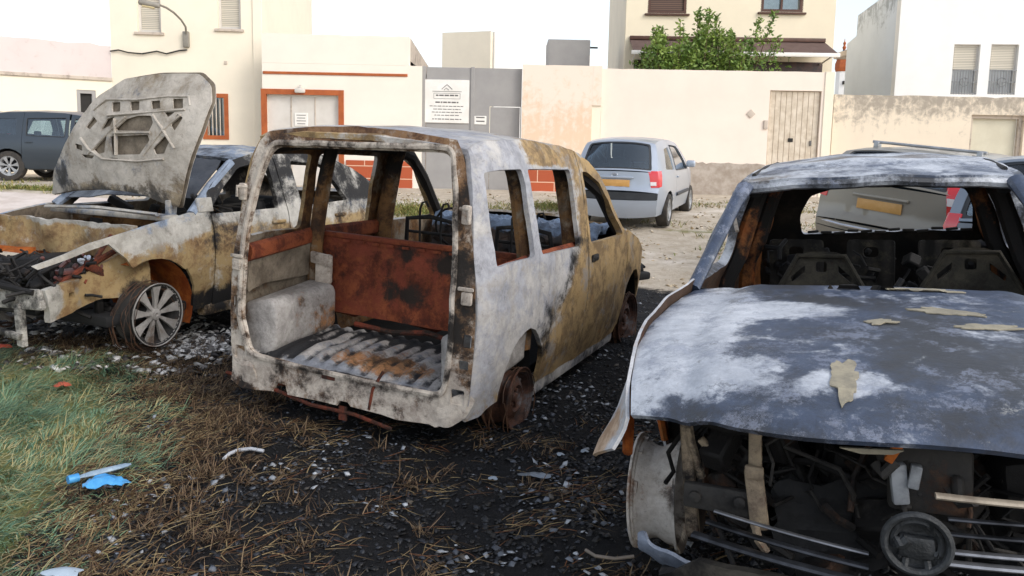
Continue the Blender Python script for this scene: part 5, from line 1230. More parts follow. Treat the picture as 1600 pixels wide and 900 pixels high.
mb = MB(); mb.tube([(-.70, 3.55, .80), (-.66, 3.8, .70), (-.62, 4.1, .56)], .02, 7); mb.tube([(-.62, 3.62, .86), (-.6, 3.75, .7), (-.66, 3.9, .56)], .018, 7); mb.box((-.66, 3.78, .62), (.05, .26, .05), (.5, 0, 0), bevel=.01); mb.build('headlight_frame', m_rust, lcar, zonefn=zc(.4, .45), jit=.02)
rr = random.Random(31); mb = junk(MB(), rr, (-.68, 3.72, .60), (-.5, 4.1, .74), 9, .03, .08, .2); mb.box((-.6, 3.9, .64), (.1, .3, .03), bevel=.008); mb.build('headlight_remains', plain('melted_red_plastic', hx('7c4a44'), .5, c2=hx('4a3030')), lcar)
mb = junk(MB(), rr, (-.68, 3.76, .66), (-.58, 3.95, .74), 5, .03, .07, 0); mb.build('headlight_lens_remains', plain('melted_blue_plastic', hx('5f7398'), .3, c2=hx('c8cdd6')), lcar)
m_al = burnt('scorched_alloy', hx('b9b4ae'), hx('8f8a84'), hx('9a8470'), hx('6e5b4b'), (.04, .035, .03), rough=.55, spec=.5)
rim(lcar, (-.79, 3.46, .262), -1, .235, .19, 9, M['char'], m_al, lip=True, tilt=(0, 0, .05)); rim(lcar, (.79, 3.46, .262), 1, .235, .20, 9, m_al)
for s in (1, -1): rim(lcar, (s * .79, .80, .262), s, .235, .20, 9, m_al)
mb = MB(); mb.tube([(-.60, 3.46, .26), (.6, 3.46, .26)], .04, 8); mb.tube([(-.6, 3.4, .5), (-.62, 3.42, .25)], .035, 8); mb.lathe([(-.64, .13), (-.62, .13)], c=(0, 3.46, .262), axis='X', seg=24, cap=True); mb.build('suspension', M['char'], lcar, zonefn=zc(.5, .4))
mb = junk(MB(), random.Random(52), (-.72, 3.85, .42), (.1, 4.36, .72), 90, .03, .13, .75); mb.tube([(-.7, 4.3, .55), (-.3, 4.38, .6), (.3, 4.36, .55)], .02, 7); mb.build('front_end_tangle', M['char'], lcar, zonefn=zc(.25, .62))
fill_zone(lcar, (.25, .12, 0))
# ------------------------------------------------------------------ the burnt family car at the right, facing the camera
SPO = (2.81, 6.1, .03, 2.73, 0, R(3.6))
sc_ = car_thing('burnt_family_car', 'burnt blue grey family car at the right facing the camera, front bumper and lights gone', 'car', SPO)
m_s = burnt('blue_grey_scorched_paint', hx('d3d7dd'), hx('a9afb9'), hx('6b625a'), hx('4c4440'), (.035, .037, .042), rough=.4, bump=.5, spec=.65, blue=hx('465268'), sc=.8, crisp=True)
m_brn = burnt('brown_burnt_inner_steel', hx('4f3c30'), hx('38291f'), hx('7a4526'), hx('4f2c19'), (.02, .016, .013), rough=.8)
m_wing = burnt('pale_scorched_wing', hx('cfcfd1'), hx('a9abb0'), hx('c7ae95'), hx('9d7f63'), rough=.6, bump=.4, spec=.4, blue=hx('8a94a6'))
sgz = smooth_tab([(.1, .90), (.3, .95), (.5, .99), (.72, 1.0), (.9, .975), (1.0, .925), (1.05, .885), (1.25, .83), (1.45, .745), (1.52, .715), (1.6, .67)])
spy = smooth_tab([(-.1, .92), (.05, .96), (.4, .98), (.9, 1), (3.3, 1), (3.7, .985), (4.0, .935), (4.3, .86), (4.45, .78), (4.6, .6)])
SW = .90
def sX(y, z): return SW * sgz(z) * spy(y)
def sside(s): return lambda a, b: np.stack([s * sX(a, b), a, b], 1)
stop_ = [(2.86, 1.03), (2.60, 1.22), (2.36, 1.40), (2.22, 1.475), (1.8, 1.53), (1.2, 1.56), (.6, 1.54), (.25, 1.48)]
def stz(y): a = np.array(stop_[::-1]); return float(np.interp(y, a[:, 0], a[:, 1]))
srear = [(.25, 1.48), (.12, 1.25), (.04, 1.05), (.0, .8), (.02, .5), (.1, .28)]
for s in (1, -1):
    zf = noise_zone((.25, .1, .1), [((s * .88, 4.2, .6), (9, .12, .3), (.8, .05, 0)), ((s * .88, 3.0, .9), (9, .4, .2), (.1, .25, .6)), ((s * .85, 3.9, .8), (9, .3, .15), (.0, .0, .1))])
    q = [(2.83, .25), (3.22, .25), (3.25, .42), (3.34, .56)] + [(3.66 + .40 * math.cos(a), .34 + .40 * math.sin(a)) for a in np.linspace(R(132), R(48), 8)] + [(4.04, .62), (4.20, .63), (4.30, .70), (4.28, .80), (4.1, .90), (3.8, .975), (3.3, 1.03), (2.83, 1.05)]
    def flare(a, b, s=s):
        p = sside(s)(a, b); p[:, 0] += s * .085 * np.clip((.86 - b) / .22, 0, 1) ** 1.5 * np.clip((a - 3.75) / .4, 0, 1)
        tp_ = np.interp(a, [2.8, 3.3, 3.8, 4.1, 4.3], [1.05, 1.03, .975, .90, .80]); t_ = np.clip((b - tp_ + .22) / .22, 0, 1) ** 1.6
        xh = np.interp(a + .16 * np.clip((a - 3.2) / 1.1, 0, 1), [2.86, 3.3, 3.7, 4.0, 4.3, 4.46], [.775, .81, .82, .80, .755, .715]) + .012
        p[:, 0] = p[:, 0] * (1 - t_) + s * xh * t_; return p
    wg = panel('front_wing', q, [], flare, m_wing, sc_, step=.04, thick=.012, mat_in=m_brn, ref=(0, 3, .5), warp=.005, zone=zf, seed=3)
    MB().tube([(s * (sX(3.66 + .405 * math.cos(a), .34 + .405 * math.sin(a)) - .02), 3.66 + .405 * math.cos(a), .34 + .405 * math.sin(a)) for a in np.linspace(R(175), R(35), 12)], .028, 7, flat=.7).build('arch_lip', m_or, wg, zonefn=zc(.75, .1), jit=.01)
    liner(sc_, s * .42, s * .84, 3.66, .34, .43, m_soot, zc(.7, .6), 75, 200)
    for nm, y0, y1, win in (('front_door', 1.86, 2.825, [(1.95, 1.03), (2.76, 1.04), (2.52, 1.22), (2.30, 1.40), (1.95, 1.44)]), ('rear_door', .95, 1.852, [(1.02, 1.03), (1.78, 1.03), (1.78, 1.45), (1.08, 1.44)])):
        tp = [(y_, stz(y_)) for y_ in np.linspace(y1, y0, 9)]
        q = [(y0, .24), (y1, .24)] + ([(2.825, 1.04)] if y1 > 2 else []) + tp
        if y1 > 2: q = [(y0, .24), (y1, .24)] + [(2.825, 1.045)] + [(2.60, 1.215), (2.36, 1.415), (2.22, 1.495), (1.86, stz(1.86))]
        panel(nm, q, [rounded(win, .05)], sside(s), m_s, sc_, step=.06, thick=.05, mat_in=m_brn, ref=(0, 2, .6), warp=.008, zone=zc(.4, .45, .5))
    q = [(.1, .28), (.42, .28), (.48, .45), (.6, .6), (.8, .68), (.946, .66), (.946, 1.56), (.6, 1.55)] + srear[:-1]
    panel('rear_wing', q, [rounded([(.30, 1.08), (.84, 1.05), (.82, 1.42), (.46, 1.40)], .05)], sside(s), m_s, sc_, step=.06, thick=.05, mat_in=m_or, ref=(0, 2, .6), warp=.008, zone=zc(.3, .4, .4))
    # windscreen pillar, door pillar boxes seen from the front
    pl_ = [(2.90, 1.00), (2.62, 1.21), (2.40, 1.37), (2.26, 1.46)]
    MB().tube([(s * (sX(y_, z_) - .040), y_, z_) for y_, z_ in pl_], [.034, .036, .040, .046], 10, flat=.8).build('windscreen_pillar', m_s, sc_, zonefn=noise_zone((.35, .2, .8), [((s * .7, 2.5, 1.3), (9, .12, .12), (.1, .05, .3))]), jit=.006)
    for yb, w_, zt_ in ((1.86, .06, 1.5), (.93, .07, 1.5)):
        mb = MB(); mb.tube([(s * (sX(yb, z_) - .075), yb - .02 * (z_ - 1), z_) for z_ in np.linspace(.3, zt_, 9)], w_, 8); mb.build('inner_pillar', m_or, sc_, zonefn=lambda P: np.stack([np.full(len(P), .4), np.clip(.72 + .9 * vnoise(P, 4, 9), 0, 1), 0 * P[:, 0]], 1), jit=.01)
    MB().tube([(s * (sX(y_, z_) - .08), y_, z_ - .04) for y_, z_ in stop_[3:]], .04, 8).build('roof_rail', m_soot, sc_, zonefn=zc(.4, .7))
    MB().tube([(s * (sX(y_, z_) - .04), y_, z_ + .012) for y_, z_ in ((2.0, 1.50), (1.6, 1.53), (.9, 1.55), (.5, 1.53))], .013, 7).build('roof_trim', M['char'], sc_, zonefn=zc(.1, .4))
    rp = MB(); rp.tube([(s * .70, 2.05, 1.20), (s * .74, 1.95, 1.32), (s * .73, 1.93, 1.42)], .012, 6); rp.build('belt_guide', m_frame, sc_, zonefn=zc(.3, .2))
# roof
def sroof(a, b):
    ya = np.array(stop_[3:][::-1]); e = np.interp(b, ya[:, 0], ya[:, 1]); w_ = sX(b, e)
    z = e + (.03 + .02 * (b < 1.8)) * (1 - np.abs(a) ** 2.2) + .005 * np.sin(a * 9 + b * 4) * (1 - a * a)
    return np.stack([a * w_, b + .10 * (1 - a * a) * np.clip((b - 1.6) / .6, 0, 1), z], 1)
panel('roof', [(-1, .26), (1, .26), (1, 2.22), (-1, 2.22)], [], sroof, m_s, sc_, step=.06, thick=.035, mat_in=m_soot, out_dir=(0, 0, 1), warp=.005, wsc=3, zone=noise_zone((.25, .2, .5), [((.6, 2.2, 1.5), (.4, .15, .2), (.5, .1, .3)), ((0, 1.6, 1.6), (.8, .3, .2), (.6, .1, .1))]))
hd_ = [sroof(np.array([a]), np.array([2.215]))[0] + np.array([0, -.01, -.035]) for a in np.linspace(-.99, .99, 15)]
MB().tube(hd_, .034, 8, flat=.8).build('header_rail', m_s, sc_, zonefn=zc(.3, .5, .3), jit=.004)
# tailgate with its empty window
def stail(a, b): return np.stack([a * (sX(.1, b) - .02), np.interp(b, [.3, .5, .8, 1.05, 1.25, 1.48], [.1, .03, .0, .04, .12, .25]) - .06 * (1 - a * a), b], 1)
th_ = ragged(rounded([(x_ / (sX(.1, z_) - .02), z_) for x_, z_ in ((-.69, 1.04), (.50, 1.0), (.51, 1.15), (.43, 1.32), (.27, 1.375), (-.5, 1.385), (-.63, 1.36), (-.68, 1.2))], .05), .006, .05, 4)
panel('tailgate', [(-1, .3), (1, .3), (1, 1.47), (-1, 1.47)], [th_], stail, m_s, sc_, step=.05, thick=.05, mat_in=m_soot, out_dir=(0, -1, 0), warp=.01, zone=zc(.3, .5, .2))
mb = MB()
for k in range(12): mb.box((-.64 + k * .095, .09, 1.035 - .003 * k + .008 * (k % 3)), (.08, .03, .02), (0, .1 * (k % 2), 0), bevel=.006)
mb.build('window_edge_remains', M['char'], sc_, zonefn=zc(0, .2))
m_seat = burnt('burnt_seat_steel', hx('4f4a3f'), hx('35322c'), hx('43372a'), hx('2a231c'), (.02, .019, .018), rough=.75, sc=2)
# front seats: pressed steel back frames
def seat_frame(x0, y0, top_, parent, nm):
    out = rounded([(x0 - .23, top_ - .60), (x0 + .23, top_ - .60), (x0 + .25, top_ - .22), (x0 + .12, top_ - .02), (x0 + .07, top_), (x0 - .07, top_), (x0 - .12, top_ - .02), (x0 - .25, top_ - .22)], .03)
    hl = [rounded([(x0 + s * .05 - .045, top_ - .52), (x0 + s * .05 + .045, top_ - .52), (x0 + s * .05 + .04, top_ - .26), (x0 + s * .05 - .04, top_ - .26)], .02) for s in (-1.15, 1.15)] + [rounded([(x0 + s * .19 - .02, top_ - .5), (x0 + s * .19 + .02, top_ - .5), (x0 + s * .19 + .02, top_ - .28), (x0 + s * .17 - .02, top_ - .24)], .01) for s in (-1, 1)] + [rounded(rect(x0 - .03, x0 + .03, top_ - .12, top_ - .06), .015), rounded([(x0 - .17, top_ - .15), (x0 - .09, top_ - .08), (x0 - .09, top_ - .12), (x0 - .16, top_ - .18)], .008), rounded([(x0 + .17, top_ - .15), (x0 + .09, top_ - .08), (x0 + .09, top_ - .12), (x0 + .16, top_ - .18)], .008)]
    p = panel(nm, out, hl, lambda a, b: np.stack([a, y0 - .12 * (b - top_ + .6) + .04 * ((a - x0) / .25) ** 2, b], 1), m_seat, parent, step=.03, thick=.03, out_dir=(0, 1, 0), warp=.008, zone=zc(.3, .25, 0), sharp=30)
    mb = MB(); mb.tube([(x0 - .25, y0 + .05, top_ - .6), (x0 - .25, y0, top_ - .24), (x0 - .13, y0 - .03, top_ - .02), (x0 + .13, y0 - .03, top_ - .02), (x0 + .25, y0, top_ - .24), (x0 + .25, y0 + .05, top_ - .6)], .014, 7)
    mb.build('seat_tube', m_seat, p, zonefn=zc(.1, .1)); return p
seat_frame(.27, 1.75, 1.045, sc_, 'front_seat_frame'); seat_frame(-.50, 1.75, 1.075, sc_, 'front_seat_frame')
for x0, w_ in ((.48, .36), (.0, .30), (-.48, .36)):
    q = rounded(rect(x0 - w_ / 2, x0 + w_ / 2, .45, 1.02), .03); hl = [rounded(rect(x0 - .05, x0 + .05, .90, .97), .04)]
    panel('rear_seat_frame', q, hl, lambda a, b: np.stack([a, .78 - .1 * (b - .45) + .008 * np.sin(a * 60), b], 1), m_seat, sc_, step=.03, thick=.02, out_dir=(0, 1, 0), warp=.006, zone=zc(.2, .62, 0))
mb = junk(MB(), random.Random(4), (-.72, .5, .55), (.72, 1.3, .98), 60, .04, .12, .6); mb.box((0, 1.6, .35), (1.5, 2.8, .08)); junk(mb, random.Random(5), (-.75, 2.2, .5), (.75, 2.8, .95), 40, .05, .25, .6); mb.build('gutted_interior', M['dark'], sc_)
# bonnet
def sbon(a, b):
    e = np.interp(b, [2.86, 3.1, 3.6, 4.0, 4.25, 4.40, 4.46], [.995, .995, .972, .935, .895, .845, .805]); w_ = np.interp(b, [2.86, 3.3, 3.7, 4.0, 4.3, 4.46], [.775, .81, .82, .80, .755, .715])
    cr = .045 * (1 - np.abs(a) ** 2.4) + .006 * np.exp(-((np.abs(a) - .62) / .06) ** 2) - .009 * np.exp(-((np.abs(a) - .74) / .04) ** 2)
    y = b - .16 * np.abs(a) ** 2.2 * np.clip((b - 3.2) / 1.1, 0, 1) + .02 * np.sin(a * 6) * (b > 4.2) + .06 * (1 - a * a) * (b < 3.0)
    return np.stack([a * w_, y, e + cr], 1)
def bzone(P):
    x, y, z = P[:, 0], P[:, 1], P[:, 2]
    w = lambda cx, cy, rx, ry: np.clip(1.5 - 1.5 * np.hypot((x - cx) / rx, (y - cy) / ry), 0, 1)
    g = .36 + .10 * np.sin(x * 3) + .45 * w(-.3, 3.9, .5, .5) + .3 * w(.1, 3.3, .5, .2); b = .72 + 0 * x; r = .1 + 0 * x
    pale = np.maximum.reduce([w(.62, 3.55, .24, .9), w(.42, 3.45, .36, .20), w(.72, 4.0, .18, .5), .7 * w(.45, 4.15, .3, .2), .5 * w(.1, 4.2, .3, .12)])
    g = g * (1 - pale) ; b = b * (1 - pale * .95)
    return np.stack([r, np.clip(g, 0, 1), np.clip(b, 0, 1)], 1)
bon = panel('bonnet', [(-1, 2.88), (1, 2.88), (1, 4.45), (-1, 4.45)], [], sbon, m_s, sc_, step=.03, thick=.018, mat_in=m_soot, out_dir=(0, 0, 1), warp=.003, wsc=3.5, zone=bzone, seed=12)
flake = plain('bare_cream_primer', hx('a79e88'), .8, c2=hx('857f70'), sc=18, bump=.5)
def flake_at(nm, ca, cb, w_, h_, seed, ang=0.0):
    n_ = 40; rr_ = random.Random(seed); out = []
    for k in range(n_):
        t = 2 * math.pi * k / n_; r_ = 1 + .55 * noise.fractal(Vector((math.cos(t) * 1.6 + seed * 3, math.sin(t) * 1.6, seed)), .7, 2.2, 4) + rr_.uniform(-.04, .04); u, v = math.cos(t) * w_ * r_, math.sin(t) * h_ * r_
        out.append((ca + (u * math.cos(ang) - v * math.sin(ang)) / .83, cb + u * math.sin(ang) + v * math.cos(ang)))
    def f(a, b): p = sbon(a, b); p[:, 2] += .006; return p
    return panel(nm, out, [], f, flake, bon, step=.025, thick=.004, out_dir=(0, 0, 1), warp=.002, wsc=20)
flake_at('peeled_patch', .11, 4.17, .042, .12, 1); flake_at('peeled_patch', -.02, 3.62, .05, .03, 2, .3); flake_at('peeled_patch', -.30, 3.42, .12, .045, 3, -.2); flake_at('peeled_patch', -.42, 3.62, .10, .035, 4, .2); flake_at('peeled_patch', -.22, 2.99, .14, .03, 5, .1)
flake2 = plain('blue_grey_spot', hx('8a929c'), .6, c2=hx('7a828c'))
# bonnet safety strip hanging in front and other debris under its lip
# engine bay
mb = MB(); mb.box((0, 3.3, .70), (1.5, .06, .55), bevel=.02); mb.box((0, 4.22, .22), (1.3, .06, .14), bevel=.02); mb.build('bulkhead', M['dark'], sc_)
mb = MB(); junk(mb, random.Random(12), (-.68, 3.5, .25), (.55, 4.1, .80), 240, .04, .2, .5); mb.box((-.2, 3.8, .5), (.7, .35, .4), (0, .05, .1), bevel=.06); mb.box((-.45, 3.95, .62), (.3, .25, .22), (0, .1, .3), bevel=.03)
mb.build('engine_remains', M['char'], sc_, zonefn=lambda P: np.stack([np.clip(.3 + vnoise(P, 5, 2), 0, 1), np.clip(.62 + .5 * vnoise(P, 3, 6), 0, 1), 0 * P[:, 0]], 1))
panel('radiator', ragged(rect(-.42, .30, .30, .56), .03, .05, 5), [rounded(rect(-.3, -.22, .42, .48), .02)], lambda a, b: np.stack([a, 4.02 + .02 * np.sin(b * 200) * .3 + .05 * np.sin(a * 5) - .1 * (b - .4), b], 1), M['dark'], sc_, step=.02, thick=.03, out_dir=(0, 1, 0), warp=.02, wsc=5)
m_st = burnt('scorched_strut', hx('a09079'), hx('75675a'), hx('86593d'), hx('5d3d2a'), rough=.75, sc=2.5)
mb = MB(); mb.box((.345, 4.20, .76), (.040, .025, .26), (.05, 0, 0), bevel=.008); mb.box((.34, 4.22, .56), (.055, .03, .20), (-.05, .10, 0), bevel=.01); mb.box((.345, 4.245, .655), (.055, .02, .04), bevel=.006); mb.tube([(.345, 4.22, .48), (.33, 4.25, .44), (.31, 4.24, .40)], .013, 6); mb.build('radiator_strut', m_st, sc_, zonefn=noise_zone((.2, .15, 0), [((.34, 4.2, .55), (.2, .2, .12), (.4, .5, 0))]), jit=.006)
mb = MB(); mb.box((.575, 4.08, .55), (.04, .04, .42), (0, .05, 0), bevel=.01); mb.box((.50, 4.12, .66), (.025, .025, .1), (0, .7, 0), bevel=.006); mb.tube([(.60, 4.02, .78), (.57, 4.1, .68), (.53, 4.08, .55)], .016, 7); mb.build('inner_wing_strut', m_st, sc_, zonefn=zc(.3, .5), jit=.012)
mb = MB(); mb.box((.46, 4.20, .535), (.22, .03, .085), (0, -.04, 0), bevel=.01)
for xx in (.39, .53): mb.lathe([(0, .02), (.012, .018), (.016, .001)], c=(xx, 4.215, .54), axis='Y', seg=12)
mb.build('crash_mount', M['char'], sc_, zonefn=zc(.1, .35))
mb = MB(); mb.box((-.06, 4.24, .67), (.045, .03, .12), (0, .1, .2), bevel=.006); mb.box((-.10, 4.25, .70), (.03, .03, .07), (0, -.15, 0), bevel=.005); mb.build('melted_reservoir', plain('melted_white_plastic', hx('a7abb0'), .5, c2=hx('4d4f52')), sc_)
mb = MB(); mb.box((-.14, 4.20, .68), (.22, .06, .2), bevel=.02); junk(mb, random.Random(77), (-.25, 4.18, .58), (-.02, 4.26, .8), 14, .03, .08, .4); mb.build('headlight_housing_remains', M['char'], sc_, zonefn=zc(.3, .2))
MB().box((-.06, 4.27, .80), (.025, .02, .13), (0, -.5, 0), bevel=.004).build('bonnet_stay', m_or, sc_, zonefn=zc(.9, .1))
panel('melted_trim', rounded([(.10, .80), (-.07, .81), (-.04, .795), (.04, .788)], .006), [], lambda a, b: np.stack([a, 4.36 + 0 * a, b], 1), flake, sc_, step=.03, thick=.01, out_dir=(0, 1, 0))
# grille bars and emblem ring
def bar(z0, y0, xa, xb, r_, mat, nm, z1=None, bowy=.10, flat=.5):
    z1 = z0 if z1 is None else z1
    return MB().tube([(x_, y0 - bowy * (x_ / .7) ** 2 * 1.2, z0 + (z1 - z0) * ((x_ - xa) / (xb - xa)) + .0) for x_ in np.linspace(xa, xb, 10)], r_, 8, flat=flat).build(nm, mat, sc_)
m_cb = plain('dulled_chrome', hx('a6a8ac'), .3, metal=.7, c2=hx('5c5d61'), sc=5); m_cream = plain('scorched_cream_bar', hx('b7ab98'), .6, c2=hx('7d7265'), sc=9)
m_dkc = plain('sooted_chrome', hx('4b4e54'), .35, metal=.6, c2=hx('1c1d20'), sc=6)
bar(.70, 4.42, -.62, -.14, .016, m_cream, 'grille_bar', .715); bar(.655, 4.42, -.62, -.17, .010, m_dkc, 'grille_bar'); bar(.618, 4.43, -.62, -.17, .010, m_dkc, 'grille_bar'); bar(.575, 4.44, -.45, -.17, .013, m_cb, 'grille_bar'); bar(.548, 4.45, -.62, -.16, .015, m_cb, 'grille_bar')
bar(.535, 4.43, .02, .44, .009, m_cb, 'grille_bar', .575); bar(.505, 4.45, .02, .46, .013, m_dkc, 'grille_bar', .545); bar(.468, 4.47, -.02, .50, .018, m_dkc, 'grille_bar', .505)
em = MB(); ec = (-.095, 4.47, .60); em.tube([(ec[0] + .078 * math.cos(a), ec[1], ec[2] + .078 * math.sin(a)) for a in np.linspace(0, 2 * math.pi, 33)[:-1]], .0105, 8, closed=True)
em.lathe([(-.018, .077), (-.024, .05), (-.022, .001)], c=ec, axis='Y', seg=28); em.box((ec[0], ec[1] - .012, ec[2] - .012), (.088, .026, .06), bevel=.01); em.tube([(ec[0] + .057 * math.cos(a), ec[1] - .010, ec[2] + .057 * math.sin(a)) for a in np.linspace(-.3, 3.6, 15)], .009, 6); junk(em, random.Random(6), (ec[0] - .055, ec[1] - .015, ec[2] - .055), (ec[0] + .055, ec[1], ec[2] + .06), 12, .012, .028, .3)
for k in (-.025, .025): em.tube([(ec[0] + k * 1.2, ec[1], ec[2] - .074), (ec[0] + k, ec[1] - .01, ec[2] - .045)], .009, 6)
em.tube([(ec[0] - .04, ec[1] - .01, ec[2] + .03), (ec[0] - .035, ec[1], ec[2] + .066)], .008, 6); em.build('emblem_ring', plain('charred_ring', hx('3a3d40'), .5, c2=hx('1f2122'), sc=12, bump=.6), sc_)
def val(a, b): return np.stack([a, 4.46 - .14 * (a / .7) ** 2 - .10 * (b < .30) * (.30 - b) / .1, b], 1)
panel('lower_valance', ragged([(-.75, .22), (.60, .20), (.62, .32), (.5, .41), (.2, .43), (-.1, .44), (-.75, .47)], .008, .06, 9), [rounded(rect(.42, .46, .33, .37), .015)], val, burnt('sooted_valance', hx('5d5850'), hx('413d38'), hx('554a3e'), hx('33291f'), rough=.6), sc_, step=.05, thick=.03, out_dir=(0, 1, 0), warp=.018, zone=zc(.3, .45))
panel('bumper_end_flap', rounded([(.72, .40), (.72, .33), (.66, .28), (.56, .25), (.46, .20), (.44, .26), (.52, .31), (.60, .345), (.68, .36), (.70, .41)], .02), [], lambda a, b: np.stack([a, 4.26 - .25 * np.clip(a - .5, 0, 1) + .04 * np.sin(b * 20), b], 1), m_wing, sc_, step=.03, thick=.012, out_dir=(0, 1, 0), warp=.02, wsc=7, zone=zc(.05, .05, .75))
# wheels: bare alloy rims
m_bar = burnt('scorched_rim_barrel', hx('dad4cc'), hx('b3a89c'), hx('a5856c'), hx('6a4a36'), (.04, .03, .025), rough=.5, spec=.5, sc=1.3)
for s in (1, -1):
    rim(sc_, (s * .775, 3.66, .30), s, .225, .18, 5, m_bar, wire=False, tilt=(0, 0, .04)); rim(sc_, (s * .79, .72, .265), s, .235, .20, 5, m_bar)
mb = MB(); mb.lathe([(.62, .14), (.645, .14)], c=(0, 3.66, .27), axis='X', seg=24, cap=True); mb.tube([(.66, 3.7, .30), (.5, 3.75, .32), (.45, 3.7, .6), (.5, 3.66, .85)], .035, 8); mb.build('suspension', M['char'], sc_, zonefn=zc(.5, .5))
hs2 = MB(); r9 = random.Random(15)
for k in range(34):
    a0_ = Vector((r9.uniform(-.65, .5), r9.uniform(3.95, 4.2), r9.uniform(.62, .84))); pts_ = [a0_]
    for j in range(5): pts_.append(pts_[-1] + Vector((r9.gauss(0, .06), r9.gauss(0, .03), r9.uniform(-.1, -.01))))
    hs2.tube(pts_, r9.uniform(.004, .010), 6)
hs2.build('hanging_wires', M['char'], sc_, zonefn=zc(.2, .55))
for o in sc_.children:
    if o.name.startswith('wheel') and not o.name.startswith('wheel_'):
        P_ = np.array([v.co[:] for v in o.data.vertices]); at = o.data.attributes.new('zone', 'FLOAT_COLOR', 'POINT'); z_ = np.ones((len(P_), 4), np.float32)
        z_[:, 0] = .12 + .30 * np.sin(P_[:, 0] * 60) ** 2; z_[:, 1] = .05 + .5 * np.clip(.5 - P_[:, 0] * 5 * np.sign(o.location.x), 0, 1) ** 2; z_[:, 2] = 0; at.data.foreach_set('color', z_.ravel())
fill_zone(sc_, (.35, .12, 0))
# ------------------------------------------------------------------ grass, straw, char and rubbish
def ribbons(n, rg, P, length, width, lift, curl, spread=1.0, head=None):
    """n curved blades as 3-segment strips; returns verts and faces"""
    h = rg.uniform(0, 2 * np.pi, n) if head is None else head
    L_ = length * rg.uniform(.5, 1.3, n); w_ = width * rg.uniform(.6, 1.4, n); el = lift * rg.uniform(.3, 1.2, n); c_ = curl * rg.uniform(-.3, 1.2, n)
    dx, dy = np.cos(h), np.sin(h); sx, sy = -dy, dx
    V = np.zeros((n, 8, 3)); x = np.zeros(n); z = np.zeros(n); a = el.copy()
    tw = rg.uniform(-1, 1, n) * .3
    for k in range(4):
        ww = w_ * (1, .95, .7, .12)[k]
        cx = P[:, 0] + dx * x; cy = P[:, 1] + dy * x
        cx = cx + sx * tw * x * x / np.maximum(L_, .01); cy = cy + sy * tw * x * x / np.maximum(L_, .01)
        zz = np.maximum(P[:, 2] + z, P[:, 2] - .004)
        V[:, 2 * k] = np.stack([cx - sx * ww / 2, cy - sy * ww / 2, zz], 1); V[:, 2 * k + 1] = np.stack([cx + sx * ww / 2, cy + sy * ww / 2, zz + ww * .3], 1)
        x = x + np.cos(a) * L_ / 3; z = z + np.sin(a) * L_ / 3; a = a - c_
    b = np.arange(n)[:, None, None] * 8; f = np.array([[0, 1, 3, 2], [2, 3, 5, 4], [4, 5, 7, 6]])[None]
    return V.reshape(-1, 3), (b + f).reshape(-1, 4)
def sample(n, rg, x0, x1, y0, y1, dens):
    out = np.zeros((0, 2))
    while len(out) < n:
        Q = np.stack([rg.uniform(x0, x1, n * 2), rg.uniform(y0, y1, n * 2)], 1); k = rg.uniform(0, 1, len(Q)) < dens(Q); out = np.vstack([out, Q[k]])
    return out[:n]
def with_z(Q, dz=0.0): return np.stack([Q[:, 0], Q[:, 1], np.array([gz(a, b) for a, b in Q]) + dz], 1)
def clump(Q, sc, seed, lo=-.1, hi=.35):
    v = np.array([noise.fractal(Vector((a * sc + seed, b * sc, seed)), .8, 2.1, 3) for a, b in Q]); return np.clip((v - lo) / (hi - lo), 0, 1)
def color_mesh(name, V, F, per, cols, rough=.8, kind='stuff', spec=.2):
    """one object whose blades or chips each carry a colour of their own"""
    m, n, l, b = new_mat(name + '_colours'); at = n.new('ShaderNodeAttribute'); at.attribute_name = 'tint'
    l.new(at.outputs['Color'], b.inputs['Base Color']); b.inputs['Roughness'].default_value = rough; b.inputs['Specular IOR Level'].default_value = spec
    o = mk(name, V, F, m, None, None, None); a = o.data.attributes.new('tint', 'FLOAT_COLOR', 'POINT')
    c = np.ones((len(V), 4), np.float32); c[:, :3] = np.repeat(cols, per, 0); a.data.foreach_set('color', c.ravel()); tag(o, kind=kind); return o
def pick(rg, n, pal, jit=.15):
    pal = np.array([hx(p) for p in pal]); c = pal[rg.integers(0, len(pal), n)]; return c * rg.uniform(1 - jit, 1 + jit, (n, 1))
rg = np.random.default_rng(3)
gd = lambda Q: pdist(Q, GRASS_POLY)
# living grass
Q = sample(62000, rg, -6.5, -1.2, 2.3, 6.6, lambda Q: np.clip((gd(Q) + .12) / .35, 0, 1) * (.45 + .55 * clump(Q, 2.2, 3)))
P = with_z(Q); hd = rg.normal(.4, .5, len(P)) + np.array([3.2 * noise.noise(Vector((a * 2.3, b * 2.3, 4))) + 1.5 * noise.noise(Vector((a * 8, b * 8, 1))) for a, b in Q]); lenk = .5 + .9 * clump(Q, 1.9, 31); V, F = ribbons(len(P), rg, P, .105 * lenk, .0036, .75, .75, head=hd)
cl = clump(Q, 1.6, 9)[:, None]; cg = pick(rg, len(P), ['5a7658', '48654c', '708a68', '7d9070', '64876e', '3a5342']); cy = pick(rg, len(P), ['a3986a', '8c8455', 'b0a67c']); mixm = (rg.uniform(0, 1, (len(P), 1)) < .06 + .30 * (1 - cl)); 
color_mesh('grass', V, F, 8, np.where(mixm, cy, cg), .6, spec=.3)
